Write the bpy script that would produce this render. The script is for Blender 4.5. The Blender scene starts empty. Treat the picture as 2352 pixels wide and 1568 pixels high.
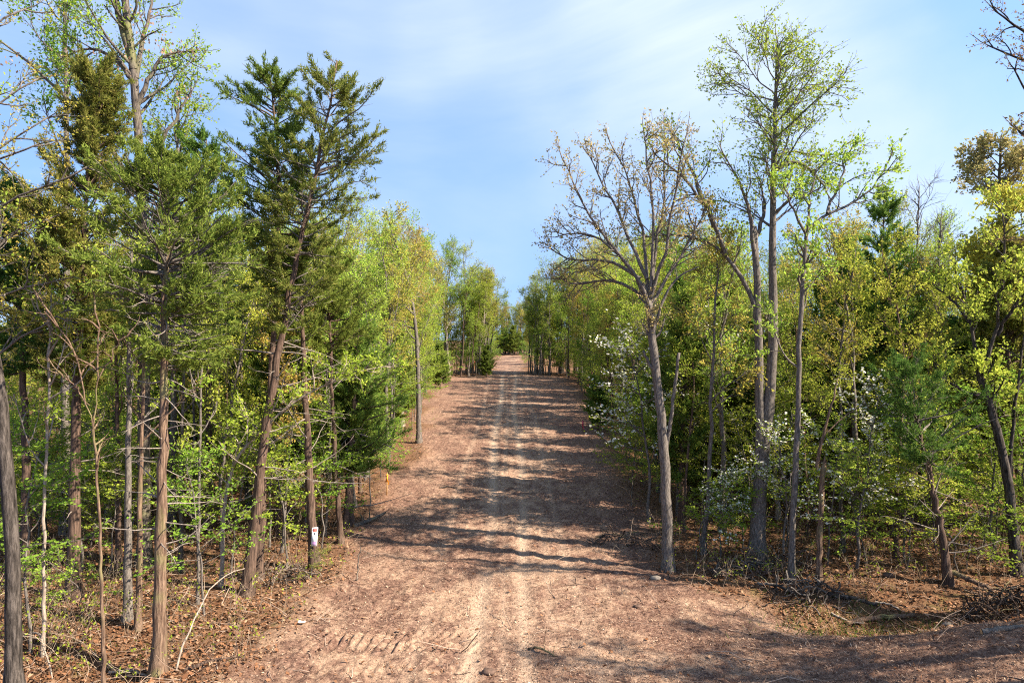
import bpy, math, random
import numpy as np
from mathutils import Vector
random.seed(7)
rng = np.random.default_rng(11)
sc = bpy.context.scene
col = sc.collection

# ------------------------------------------------------------------ camera, sky, sun, exposure
CAMZ = 7.5
cam_d = bpy.data.cameras.new('camera'); cam = bpy.data.objects.new('camera', cam_d); col.objects.link(cam)
cam.location = (0, 0, CAMZ); cam.rotation_euler = (math.radians(90), 0, 0)
cam_d.sensor_width = 36; cam_d.lens = 24; cam_d.clip_start = 0.1; cam_d.clip_end = 3000
sc.camera = cam

SUN_EL, SUN_AZ = 41.0, 108.0            # azimuth measured from +Y towards +X
wd = bpy.data.worlds.new('World'); sc.world = wd; wd.use_nodes = True
nt = wd.node_tree; nt.nodes.clear()
def N(t, kind, **kw):
    n = t.nodes.new(kind)
    for k, v in kw.items(): setattr(n, k, v)
    return n
sky = N(nt, 'ShaderNodeTexSky', sky_type='NISHITA', sun_disc=False)
sky.sun_elevation = math.radians(SUN_EL); sky.sun_rotation = math.radians(SUN_AZ)
sky.altitude = 150; sky.air_density = 1.0; sky.dust_density = 0.15; sky.ozone_density = 2.2
bg = N(nt, 'ShaderNodeBackground'); bg.inputs[1].default_value = 0.105
wo = N(nt, 'ShaderNodeOutputWorld')
tc = N(nt, 'ShaderNodeTexCoord')
sx = N(nt, 'ShaderNodeSeparateXYZ'); nt.links.new(tc.outputs['Generated'], sx.inputs[0])
def M(t, op, a, b=None, c=None, clamp=False):
    n = N(t, 'ShaderNodeMath', operation=op, use_clamp=clamp)
    for i, v in enumerate((a, b, c)):
        if v is None: continue
        if hasattr(v, 'is_linked'): t.links.new(v, n.inputs[i])
        else: n.inputs[i].default_value = v
    return n.outputs[0]
def ramp(t, fac, stops):
    n = N(t, 'ShaderNodeValToRGB'); e = n.color_ramp.elements
    while len(e) < len(stops): e.new(0.5)
    for i, (p, c) in enumerate(stops):
        e[i].position = p; e[i].color = c if len(c) == 4 else (*c, 1)
    t.links.new(fac, n.inputs[0]); return n.outputs[0]
# the sky is read a little above the true horizon: no murky band where the forest meets it
vz = M(nt, 'ADD', M(nt, 'MULTIPLY', M(nt, 'MAXIMUM', sx.outputs[2], 0.0), 0.45), 0.44)
cs = N(nt, 'ShaderNodeCombineXYZ'); nt.links.new(sx.outputs[0], cs.inputs[0]); nt.links.new(sx.outputs[1], cs.inputs[1]); nt.links.new(vz, cs.inputs[2])
vnm = N(nt, 'ShaderNodeVectorMath', operation='NORMALIZE'); nt.links.new(cs.outputs[0], vnm.inputs[0]); nt.links.new(vnm.outputs[0], sky.inputs[0])
zz = M(nt, 'ADD', M(nt, 'MAXIMUM', sx.outputs[2], 0.0), 0.22)
cx = M(nt, 'DIVIDE', sx.outputs[0], zz); cy = M(nt, 'DIVIDE', sx.outputs[1], zz)
cv = N(nt, 'ShaderNodeCombineXYZ'); nt.links.new(cx, cv.inputs[0]); nt.links.new(cy, cv.inputs[1])
mp = N(nt, 'ShaderNodeMapping'); mp.inputs['Rotation'].default_value = (0, math.radians(52), 0); mp.inputs['Scale'].default_value = (0.9, 1.6, 2.6)
mp.inputs['Location'].default_value = (3.3, 6.0, 4.1)
nt.links.new(tc.outputs['Generated'], mp.inputs[0])
n1 = N(nt, 'ShaderNodeTexNoise'); n1.inputs['Scale'].default_value = 1.55; n1.inputs['Detail'].default_value = 10; n1.inputs['Roughness'].default_value = 0.56; n1.inputs['Distortion'].default_value = 0.5
n2 = N(nt, 'ShaderNodeTexNoise'); n2.inputs['Scale'].default_value = 1.9; n2.inputs['Detail'].default_value = 3
nt.links.new(mp.outputs[0], n1.inputs['Vector']); m2 = N(nt, 'ShaderNodeMapping'); m2.inputs['Location'].default_value = (4.1, 3.3, 6.0); nt.links.new(tc.outputs['Generated'], m2.inputs[0]); nt.links.new(m2.outputs[0], n2.inputs['Vector'])
c1 = ramp(nt, n1.outputs[0], [(0.36, (0, 0, 0)), (0.72, (1, 1, 1))])
c2 = ramp(nt, n2.outputs[0], [(0.36, (0.12, 0.12, 0.12)), (0.62, (1, 1, 1))])
cf = M(nt, 'MULTIPLY', M(nt, 'MULTIPLY', c1, c2), 1.0, clamp=True)
mx = N(nt, 'ShaderNodeMix', data_type='RGBA'); nt.links.new(cf, mx.inputs['Factor'])
tn = N(nt, 'ShaderNodeMix', data_type='RGBA', blend_type='MULTIPLY'); tn.inputs['Factor'].default_value = 1.0; nt.links.new(sky.outputs[0], tn.inputs['A']); tn.inputs['B'].default_value = (1.0, 1.0, 1.0, 1)
nt.links.new(tn.outputs['Result'], mx.inputs['A']); mx.inputs['B'].default_value = (2.7, 3.0, 3.3, 1)
nt.links.new(mx.outputs['Result'], bg.inputs[0]); nt.links.new(bg.outputs[0], wo.inputs[0])

sun_d = bpy.data.lights.new('sun', 'SUN'); sun_d.energy = 5.0; sun_d.angle = math.radians(0.55); sun_d.color = (1, 0.86, 0.68)
sun = bpy.data.objects.new('sun', sun_d); col.objects.link(sun)
az, el = math.radians(SUN_AZ), math.radians(SUN_EL)
TOSUN = Vector((math.sin(az)*math.cos(el), math.cos(az)*math.cos(el), math.sin(el)))
sun.rotation_euler = (-TOSUN).to_track_quat('-Z', 'Y').to_euler()
sc.view_settings.view_transform = 'Standard'; sc.view_settings.look = 'None'
sc.view_settings.exposure = 1.82; sc.view_settings.gamma = 1.0
sc.cycles.max_bounces = 9; sc.cycles.diffuse_bounces = 6; sc.cycles.glossy_bounces = 1; sc.cycles.transmission_bounces = 7
sc.cycles.use_denoising = False; sc.cycles.filter_width = 1.1

# ------------------------------------------------------------------ small maths
def hsh(ix, iy, s):
    h = (ix.astype(np.int64)*374761393 + iy.astype(np.int64)*668265263 + s*974634777) & 0xffffffff
    h = ((h ^ (h >> 13))*1274126177) & 0xffffffff
    return ((h ^ (h >> 16)) & 0xffff)/65535.0
def vn(x, y, s=0):
    x = np.asarray(x, float); y = np.asarray(y, float)
    ix, iy = np.floor(x), np.floor(y); fx, fy = x-ix, y-iy
    fx = fx*fx*(3-2*fx); fy = fy*fy*(3-2*fy)
    a, b, c, d = hsh(ix, iy, s), hsh(ix+1, iy, s), hsh(ix, iy+1, s), hsh(ix+1, iy+1, s)
    return (a*(1-fx)+b*fx)*(1-fy) + (c*(1-fx)+d*fx)*fy
def fbm(x, y, s=0, o=4):
    r, a, t = 0, 0.5, 0
    for i in range(o):
        r = r + a*vn(np.asarray(x)*2**i, np.asarray(y)*2**i, s+i*17); t += a; a *= 0.5
    return r/t
def sst(a, b, x):
    t = np.clip((x-a)/(b-a), 0, 1); return t*t*(3-2*t)
_py = np.arange(-80, 760, 0.5)
_pz = np.interp(_py, [-80, 24, 34, 45, 62, 80, 90, 105, 140, 200, 760], [0, 0, 0.55, 1.3, 2.35, 3.3, 3.35, 3.3, 3.95, 5.2, 9])
_k = np.ones(13)/13
_pz = np.convolve(np.pad(_pz, 6, 'edge'), _k, 'valid')
def zg(x, y):
    x = np.asarray(x, float); y = np.asarray(y, float)
    z = np.interp(y, _py, _pz)
    z = z + 1.25*sst(5.0, 13, x)*(1-sst(15.2, 18.2, y))                 # bank at the lower right
    z = z - 0.6*np.exp(-((x-9.8)/3.2)**2 - ((y-18.9)/1.3)**2)          # shallow ditch
    z = z - 0.4*np.exp(-((x+9.4)/1.2)**2 - ((y-15.6)/1.0)**2)           # washed out hollow by the first trees
    return z + 0.22*(fbm(x*0.14, y*0.14, 3, 3)-0.5)
def edgeL(y): return np.interp(y, [10, 15, 18, 22, 32, 45, 60, 72, 80, 84, 92, 140, 180], [-6.5, -6.6, -6.4, -6.0, -5.9, -6.3, -7.6, -8.8, -8.6, -2.6, -2.9, -3.2, -3.2])
def edgeR(y): return np.interp(y, [10, 15, 18, 20, 24, 32, 45, 60, 76, 82, 86, 140, 180], [17, 14, 8.5, 6.4, 5.6, 5.9, 6.6, 6.8, 6.8, 6.2, 1.9, 2.4, 2.4])
F = 1568.0
def P(px, py, d): return np.array(((px-1176)/F*d, d, CAMZ-(py-784)/F*d))
def base_depth(px, py):
    d = 11760/max(py-784, 20)
    lo, hi = 8.0, 175.0
    for _ in range(50):
        m = (lo+hi)/2
        if CAMZ-(py-784)/F*m > zg((px-1176)/F*m, m): lo = m
        else: hi = m
    return lo

# ------------------------------------------------------------------ materials
def mat(name):
    m = bpy.data.materials.new(name); m.use_nodes = True; t = m.node_tree; t.nodes.clear()
    o = N(t, 'ShaderNodeOutputMaterial'); return m, t, o
def bark(name, dark, light, moss=None, stripes=7.0, zs=0.16, bump=0.6):
    m, t, o = mat(name)
    b = N(t, 'ShaderNodeBsdfPrincipled'); b.inputs['Roughness'].default_value = 0.9; b.inputs['Specular IOR Level'].default_value = 0.15
    tc = N(t, 'ShaderNodeTexCoord'); mp = N(t, 'ShaderNodeMapping'); mp.inputs['Scale'].default_value = (1, 1, zs)
    t.links.new(tc.outputs['Object'], mp.inputs[0])
    a = N(t, 'ShaderNodeTexNoise'); a.inputs['Scale'].default_value = stripes*3.6; a.inputs['Detail'].default_value = 7; a.inputs['Roughness'].default_value = 0.75
    t.links.new(mp.outputs[0], a.inputs['Vector'])
    big = N(t, 'ShaderNodeTexNoise'); big.inputs['Scale'].default_value = 1.3; big.inputs['Detail'].default_value = 3
    t.links.new(tc.outputs['Object'], big.inputs['Vector'])
    c = ramp(t, a.outputs[0], [(0.38, dark), (0.5, tuple(x*0.6+y*0.4 for x, y in zip(dark, light))), (0.6, light)])
    if moss:
        mf = ramp(t, big.outputs[0], [(0.52, (0, 0, 0)), (0.7, (0.75, 0.75, 0.75))])
        mm = N(t, 'ShaderNodeMix', data_type='RGBA'); t.links.new(mf, mm.inputs['Factor']); t.links.new(c, mm.inputs['A']); mm.inputs['B'].default_value = (*moss, 1); c = mm.outputs['Result']
    t.links.new(c, b.inputs['Base Color'])
    bp = N(t, 'ShaderNodeBump'); bp.inputs['Strength'].default_value = bump; bp.inputs['Distance'].default_value = 0.05
    t.links.new(a.outputs[0], bp.inputs['Height']); t.links.new(bp.outputs[0], b.inputs['Normal'])
    t.links.new(b.outputs[0], o.inputs[0]); return m
def leaf(name, cols, trans=0.5, vary=0.2):
    m, t, o = mat(name)
    g = N(t, 'ShaderNodeNewGeometry'); oi = N(t, 'ShaderNodeObjectInfo')
    n = len(cols)
    c = ramp(t, g.outputs['Random Per Island'], [(i/(n-1), cc) for i, cc in enumerate(cols)])
    hs = N(t, 'ShaderNodeHueSaturation')
    t.links.new(M(t, 'ADD', M(t, 'MULTIPLY', oi.outputs['Random'], 0.05), 0.475), hs.inputs['Hue'])
    t.links.new(M(t, 'ADD', M(t, 'MULTIPLY', M(t, 'FRACT', M(t, 'MULTIPLY', oi.outputs['Random'], 7.31)), vary*2), 1-vary), hs.inputs['Value'])
    t.links.new(c, hs.inputs['Color'])
    d = N(t, 'ShaderNodeBsdfDiffuse'); tr = N(t, 'ShaderNodeBsdfTranslucent'); mxs = N(t, 'ShaderNodeMixShader')
    t.links.new(hs.outputs[0], d.inputs[0]); t.links.new(hs.outputs[0], tr.inputs[0]); mxs.inputs[0].default_value = trans
    t.links.new(d.outputs[0], mxs.inputs[1]); t.links.new(tr.outputs[0], mxs.inputs[2]); t.links.new(mxs.outputs[0], o.inputs[0])
    return m
def plain(name, c, rough=0.8, noise=0.25, scale=20):
    m, t, o = mat(name)
    b = N(t, 'ShaderNodeBsdfPrincipled'); b.inputs['Roughness'].default_value = rough; b.inputs['Specular IOR Level'].default_value = 0.2
    tc = N(t, 'ShaderNodeTexCoord'); a = N(t, 'ShaderNodeTexNoise'); a.inputs['Scale'].default_value = scale; a.inputs['Detail'].default_value = 5
    t.links.new(tc.outputs['Object'], a.inputs['Vector'])
    k = lambda f: tuple(min(1, v*f) for v in c)
    t.links.new(ramp(t, a.outputs[0], [(0.3, k(1-noise)), (0.7, k(1+noise))]), b.inputs['Base Color'])
    t.links.new(b.outputs[0], o.inputs[0]); return m

B = {
 'oak_dark': bark('bark_oak_dark', (0.012, 0.010, 0.009), (0.105, 0.09, 0.08), None, 3.2, 0.14, 1.0),
 'oak': bark('bark_oak', (0.042, 0.034, 0.029), (0.165, 0.142, 0.118), (0.16, 0.17, 0.06), 7, 0.18),
 'grey': bark('bark_grey', (0.055, 0.047, 0.042), (0.19, 0.168, 0.148), None, 8, 0.2, 0.4),
 'cedar': bark('bark_cedar', (0.05, 0.03, 0.021), (0.22, 0.15, 0.105), (0.20, 0.20, 0.08), 8, 0.07),
 'cedar_dark': bark('bark_cedar_dark', (0.035, 0.024, 0.019), (0.15, 0.10, 0.075), None, 8, 0.07),
 'pale': bark('bark_pale', (0.16, 0.125, 0.10), (0.36, 0.31, 0.26), None, 7, 0.2, 0.3),
 'deadwood': bark('bark_deadwood', (0.11, 0.092, 0.078), (0.29, 0.25, 0.215), None, 9, 0.3, 0.3),
}
L = {
 'yellowgreen': leaf('leaf_yellow_green', [(0.22, 0.30, 0.035), (0.33, 0.42, 0.06), (0.41, 0.45, 0.08), (0.26, 0.36, 0.045)]),
 'orange': leaf('leaf_tan_orange', [(0.33, 0.26, 0.06), (0.46, 0.35, 0.09), (0.38, 0.35, 0.06), (0.32, 0.34, 0.06)], 0.45, 0.15),
 'lime': leaf('leaf_lime', [(0.17, 0.28, 0.03), (0.25, 0.37, 0.045), (0.31, 0.39, 0.06), (0.14, 0.23, 0.025)], 0.5, 0.18),
 'green': leaf('leaf_fresh_green', [(0.16, 0.26, 0.03), (0.24, 0.36, 0.04), (0.30, 0.38, 0.05), (0.14, 0.22, 0.025)]),
 'yellow': leaf('leaf_yellow', [(0.40, 0.39, 0.06), (0.50, 0.47, 0.09), (0.34, 0.38, 0.06), (0.45, 0.39, 0.08)], 0.45, 0.15),
 'cedar': leaf('needle_cedar', [(0.075, 0.135, 0.025), (0.135, 0.21, 0.035), (0.20, 0.255, 0.055), (0.10, 0.165, 0.032)], 0.4, 0.2),
 'bronze': leaf('needle_bronze', [(0.09, 0.12, 0.022), (0.16, 0.195, 0.04), (0.23, 0.215, 0.06), (0.10, 0.145, 0.025)], 0.4, 0.2),
 'cedar_dark': leaf('needle_dark', [(0.05, 0.10, 0.022), (0.09, 0.15, 0.03), (0.14, 0.19, 0.04), (0.06, 0.115, 0.027)], 0.35, 0.2),
 'brown': leaf('leaf_dead_brown', [(0.14, 0.08, 0.055), (0.24, 0.15, 0.11), (0.30, 0.20, 0.15), (0.18, 0.11, 0.08)], 0.3),
 'tan': leaf('leaf_tan_bud', [(0.36, 0.31, 0.12), (0.48, 0.42, 0.17), (0.34, 0.36, 0.11), (0.30, 0.24, 0.11)], 0.35, 0.1),
 'bud': leaf('leaf_bud', [(0.20, 0.12, 0.06), (0.30, 0.20, 0.09), (0.26, 0.22, 0.08), (0.18, 0.13, 0.07)], 0.3),
 'white': leaf('blossom_white', [(0.60, 0.62, 0.52), (0.74, 0.74, 0.68), (0.80, 0.78, 0.74), (0.55, 0.60, 0.45)], 0.35, 0.06),
}

# ------------------------------------------------------------------ mesh building
class MB:
    def __init__(s): s.v = []; s.q = []; s.t = []; s.n = 0
    def add(s, V, Q=None, T=None, m=0):
        V = np.asarray(V, np.float32).reshape(-1, 3)
        if Q is not None and len(Q): s.q.append((np.asarray(Q, np.int32)+s.n, m))
        if T is not None and len(T): s.t.append((np.asarray(T, np.int32)+s.n, m))
        s.v.append(V); s.n += len(V)
    def mesh(s, name, mats, origin=(0, 0, 0), smooth=False):
        me = bpy.data.meshes.new(name)
        V = np.concatenate(s.v) - np.asarray(origin, np.float32)
        me.vertices.add(len(V)); me.vertices.foreach_set('co', V.astype(np.float32).ravel())
        idx, tot, mi = [], [], []
        for arr, k in ((s.q, 4), (s.t, 3)):
            for a, m in arr: idx.append(a.ravel()); tot.append(np.full(len(a), k, np.int32)); mi.append(np.full(len(a), m, np.int32))
        idx = np.concatenate(idx); tot = np.concatenate(tot); mi = np.concatenate(mi)
        me.loops.add(len(idx)); me.loops.foreach_set('vertex_index', idx)
        me.polygons.add(len(tot)); st = np.zeros(len(tot), np.int32); st[1:] = np.cumsum(tot)[:-1]
        me.polygons.foreach_set('loop_start', st); me.polygons.foreach_set('loop_total', tot); me.polygons.foreach_set('material_index', mi)
        if smooth: me.polygons.foreach_set('use_smooth', np.ones(len(tot), bool))
        for m in (mats if isinstance(mats, (list, tuple)) else [mats]): me.materials.append(m)
        me.update(calc_edges=True)
        return me
def link(name, me, parent=None, loc=None):
    o = bpy.data.objects.new(name, me); col.objects.link(o)
    if parent is not None: o.parent = parent
    if loc is not None: o.location = loc
    return o
def tag(o, label=None, cat=None, group=None, kind=None):
    if label: o['label'] = label
    if cat: o['category'] = cat
    if group: o['group'] = group
    if kind: o['kind'] = kind
    return o
def nrm(v): return v/np.maximum(np.linalg.norm(v, axis=-1, keepdims=True), 1e-9)
def rndu(n): return nrm(rng.normal(size=(n, 3)))
def tubes(mb, Pt, R, sides=5, m=0, rough=0.0, cap=True):
    Pt = np.asarray(Pt, float); R = np.asarray(R, float)
    if Pt.ndim == 2: Pt = Pt[None]; R = R[None]
    n, k, _ = Pt.shape
    T = nrm(np.gradient(Pt, axis=1))
    mainT = nrm(Pt[:, -1]-Pt[:, 0])
    ref = np.where(np.abs(mainT[:, 2:3]) > 0.8, np.array([[1., 0, 0]]), np.array([[0., 0, 1]]))[:, None, :]
    A = nrm(np.cross(T, np.broadcast_to(ref, T.shape))); Bn = np.cross(T, A)
    an = np.arange(sides)/sides*2*np.pi
    rr = R[:, :, None]*np.ones(sides)
    if rough: rr = rr*(1+rough*(rng.random((n, k, sides))-0.5))
    V = Pt[:, :, None, :] + rr[..., None]*(np.cos(an)[None, None, :, None]*A[:, :, None, :] + np.sin(an)[None, None, :, None]*Bn[:, :, None, :])
    i = np.arange(k-1)[:, None]*sides + np.arange(sides)[None]
    j = np.arange(k-1)[:, None]*sides + (np.arange(sides)[None]+1) % sides
    q = np.stack([i, j, j+sides, i+sides], -1).reshape(-1, 4)
    Q = (q[None] + (np.arange(n)*k*sides)[:, None, None]).reshape(-1, 4)
    base = (np.arange(n)*k*sides)[:, None]
    Tt = None
    if cap and sides >= 5:
        e = (k-1)*sides
        f = np.stack([np.full(sides-2, e), e+np.arange(1, sides-1), e+np.arange(2, sides)], -1)
        Tt = (f[None]+base[:, :, None]).reshape(-1, 3)
    mb.add(V, Q, Tt, m)
def grow(S, D, Ln, n, wander, up, sag=0.0):
    S = np.asarray(S, float); D = nrm(np.asarray(D, float)); N_ = len(S)
    out = np.zeros((N_, n+1, 3)); out[:, 0] = S; st = (np.asarray(Ln)/n)[:, None]
    for i in range(n):
        D = nrm(D + wander*rng.normal(size=(N_, 3)) + np.array([0, 0, up - sag*i/n]))
        out[:, i+1] = out[:, i] + D*st
    return out
def along(Pt, t):
    """Pt (n,k,3), t (n,c) -> pos (n,c,3), tangent"""
    n, k, _ = Pt.shape
    f = np.clip(t, 0, 0.9999)*(k-1); i = f.astype(int); w = (f-i)[..., None]
    r = np.arange(n)[:, None]
    a, b = Pt[r, i], Pt[r, i+1]
    return a+(b-a)*w, nrm(b-a)
def spawn(Pt, c, t0, t1, ang0, ang1, flat=0.0):
    n = len(Pt)
    t = t0+(t1-t0)*(np.arange(c)[None]+rng.random((n, c)))/c
    pos, tan = along(Pt, t)
    perp = nrm(np.cross(tan, rng.normal(size=tan.shape)))
    if flat: perp = nrm(perp*np.array([1, 1, 1-flat]))
    a = np.radians(ang0+(ang1-ang0)*rng.random((n, c, 1)))
    d = np.cos(a)*tan + np.sin(a)*perp
    return pos.reshape(-1, 3), d.reshape(-1, 3), t.ravel()
def resample(pts, n, wig=0.0):
    pts = np.asarray(pts, float); k = len(pts)
    s = np.concatenate([[0], np.cumsum(np.linalg.norm(np.diff(pts, axis=0), axis=1))]); s /= s[-1]
    u = np.linspace(0, 1, n)
    out = np.stack([np.interp(u, s, pts[:, i]) for i in range(3)], 1)
    for _ in range(2):
        o2 = out.copy(); o2[1:-1] = (out[:-2]+2*out[1:-1]+out[2:])/4; out = o2
    if wig:
        w = rng.normal(size=(n, 3))*wig; w[0] = 0; w[-1] = 0; w[:, 2] *= 0.3; out = out+w
    return out
def leaves(mb, pos, d, size, m=0, ratio=0.55, fold=0.25):
    n = len(pos)
    if n == 0: return
    d = nrm(d); s = nrm(np.cross(d, rndu(n))); u = np.cross(d, s)
    sz = (size*(0.6+0.8*rng.random((n, 1))))
    V = np.stack([pos, pos+d*sz*0.5+s*sz*ratio*0.5+u*sz*fold*0.4, pos+d*sz, pos+d*sz*0.5-s*sz*ratio*0.5+u*sz*fold*0.4], 1)
    Q = np.arange(n*4).reshape(-1, 4)
    mb.add(V, Q, None, m)
def slivers(mb, pos, d, ln, w, m=0):
    n = len(pos); d = nrm(d); s = nrm(np.cross(d, rndu(n)))
    l = ln*(0.55+0.9*rng.random((n, 1))); ww = w*(0.6+0.8*rng.random((n, 1)))
    V = np.stack([pos-s*ww*0.5, pos+s*ww*0.5, pos+d*l], 1)
    mb.add(V, None, np.arange(n*3).reshape(-1, 3), m)
def trunk_tube(mb, pts, r0, r1, n=16, sides=12, wig=0.012, flare=0.35, m=0, power=0.9):
    p = resample(pts, n, wig)
    u = np.linspace(0, 1, n)
    r = r0+(r1-r0)*u**power
    hgt = np.linalg.norm(p-p[0], axis=1)
    r = r*(1+flare*1.5*np.exp(-hgt/0.28))
    p0 = p.copy(); p0[0, 2] -= 0.15
    tubes(mb, p0, r, sides, m, rough=0.13)
    return p, r

def twig_leaves(mbL, tw, leafy, size, per, m, spread=0.5):
    """leaves along a batch of twigs"""
    n = len(tw)
    if n == 0 or per == 0: return
    pos, dd, _ = spawn(tw, per, 0.25, 1.0, 20, 80)
    keep = rng.random(len(pos)) < leafy
    pos = pos[keep]; dd = dd[keep]
    leaves(mbL, pos + rng.normal(size=pos.shape)*size*spread, dd, size, m)

# ------------------------------------------------------------------ trees
def root_at(name, p):
    e = bpy.data.objects.new(name, None); col.objects.link(e); e.location = p; e.empty_display_size = 0.3; return e

def limb_branches(mb, mbL, Lp, Lr, nb, nt, blen, tlen, leafsize, per, leafy=1.0, up=0.06, wander=0.16, m=0, lm=0, t0=0.3, ang=(25, 60), sides=4):
    """branches + twigs + leaves on one or many limbs (Lp (n,k,3))"""
    n = len(Lp)
    S, D, t = spawn(Lp, nb, t0, 1.0, *ang)
    LL = np.repeat(blen*np.ones(n), nb)*(1.15-0.6*t)*(0.65+0.6*rng.random(len(t)))
    Bp = grow(S, D, LL, 5, wander, up)
    rr = np.clip(np.repeat(Lr[:, -1], nb)*1.1+0.004, 0.008, 0.05)[:, None]*np.linspace(1, 0.4, 6)[None]
    tubes(mb, Bp, rr, sides, m)
    S, D, t = spawn(Bp, nt, 0.2, 1.0, 20, 60)
    TL = np.repeat(LL, nt)*0+tlen*(0.6+0.8*rng.random(len(t)))
    Tp = grow(S, D, TL, 3, wander*1.2, up*1.3)
    tubes(mb, Tp, np.linspace(0.0075, 0.003, 4)[None]*np.ones((len(Tp), 1)), 3, m)
    tips = grow(Lp[:, -1], Lp[:, -1]-Lp[:, -2], np.full(n, tlen*1.4), 3, wander, up)
    tubes(mb, tips, np.linspace(1, 0.3, 4)[None]*Lr[:, -1:], 3, m)
    twig_leaves(mbL, np.concatenate([Tp, tips]), leafy, leafsize, per, lm)
    return Bp

def hardwood(name, trunk_px, d, r0, r1, bmat, lmat, label, cat='tree', limbs_px=(), auto=8, h0=0.45, limb_len=3.0, ang=(35, 65), nb=7, nt=6, blen=1.5, tlen=0.55,
             leafsize=0.07, per=9, leafy=1.0, up=0.07, group=None, limb_depth=1.0, prof=None, stems=(), dead_tufts=(), sides=12, limb_r=None):
    leafsize *= 1.3; per = int(per*1.6)
    pts = [P(x, y, d) for x, y in trunk_px]
    base = pts[0].copy(); base[2] = float(zg(base[0], base[1])); pts[0] = base
    rt = root_at(name, base); tag(rt, label, cat, group)
    mt = MB(); tp, tr = trunk_tube(mt, pts, r0, r1, n=22, sides=sides)
    for spx, sr0, sr1 in stems:
        q = [P(x, y, d) for x, y in spx]; trunk_tube(mt, q, sr0, sr1, n=14, sides=9, flare=0)
    link('trunk', mt.mesh('trunk', bmat, base, True), rt)
    ml = MB()
    specs = []
    for lp in limbs_px:
        dz = (rng.random()*2-1)*limb_depth
        q = [P(x, y, d+dz*(i/(len(lp)-1))) for i, (x, y) in enumerate(lp)]
        r = limb_r or r1*0.75
        specs.append((resample(q, 11, 0.03), np.linspace(r, 0.018, 11)))
    if auto:
        S, D, t = spawn(tp[None], auto, h0, 0.98, *ang)
        for s_, d_, t_ in zip(S, D, t):
            if prof is not None:
                py = 784-(s_[2]-CAMZ)*F/d
                k = np.interp(py, [p[0] for p in prof], [p[1] if d_[0] < 0 else p[2] for p in prof])/F*d*1.1
                k = max(k, 0.3)*(0.75+0.4*random.random())
            else: k = limb_len*(0.6+0.6*random.random())*(1.15-0.5*(t_-h0)/(1-h0))
            g = grow(s_[None], d_[None], np.array([k]), 9, 0.12, up)[0]
            rr = np.interp(t_, np.linspace(0, 1, len(tr)), tr)*0.5
            specs.append((g, np.linspace(max(rr, 0.02), 0.01, 10)))
    for g, r in specs:
        mb = MB(); tubes(mb, g, r, 7, 0, rough=0.1)
        ll = np.linalg.norm(g[-1]-g[0])
        k = max(0.4, min(1.3, ll/2.5))
        limb_branches(mb, ml, g[None] if len(g) == 10 or len(g) == 11 else g[None], r[None], max(2, int(nb*k)), nt, blen*min(1, 0.45+0.3*ll), tlen, leafsize, per, leafy, up)
        link('limb', mb.mesh('limb', bmat, base, True), rt)
    # leader tip
    mb = MB(); limb_branches(mb, ml, tp[None, -6:], tr[None, -6:], nb, nt, blen*0.8, tlen, leafsize, per, leafy, up)
    link('limb', mb.mesh('limb', bmat, base, True), rt)
    if ml.n: link('crown', ml.mesh('crown', lmat, base), rt)
    if dead_tufts:
        md = MB()
        for x, y, rad, n in dead_tufts:
            c = P(x, y, d); pos = c+rng.normal(size=(n, 3))*rad*np.array([1.3, 1, 0.7])
            leaves(md, pos, np.tile([0, 0, -1.], (n, 1))+rng.normal(size=(n, 3))*0.5, 0.11)
        link('dead_leaves', md.mesh('dead_leaves', L['brown'], base), rt)
    return rt

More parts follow.
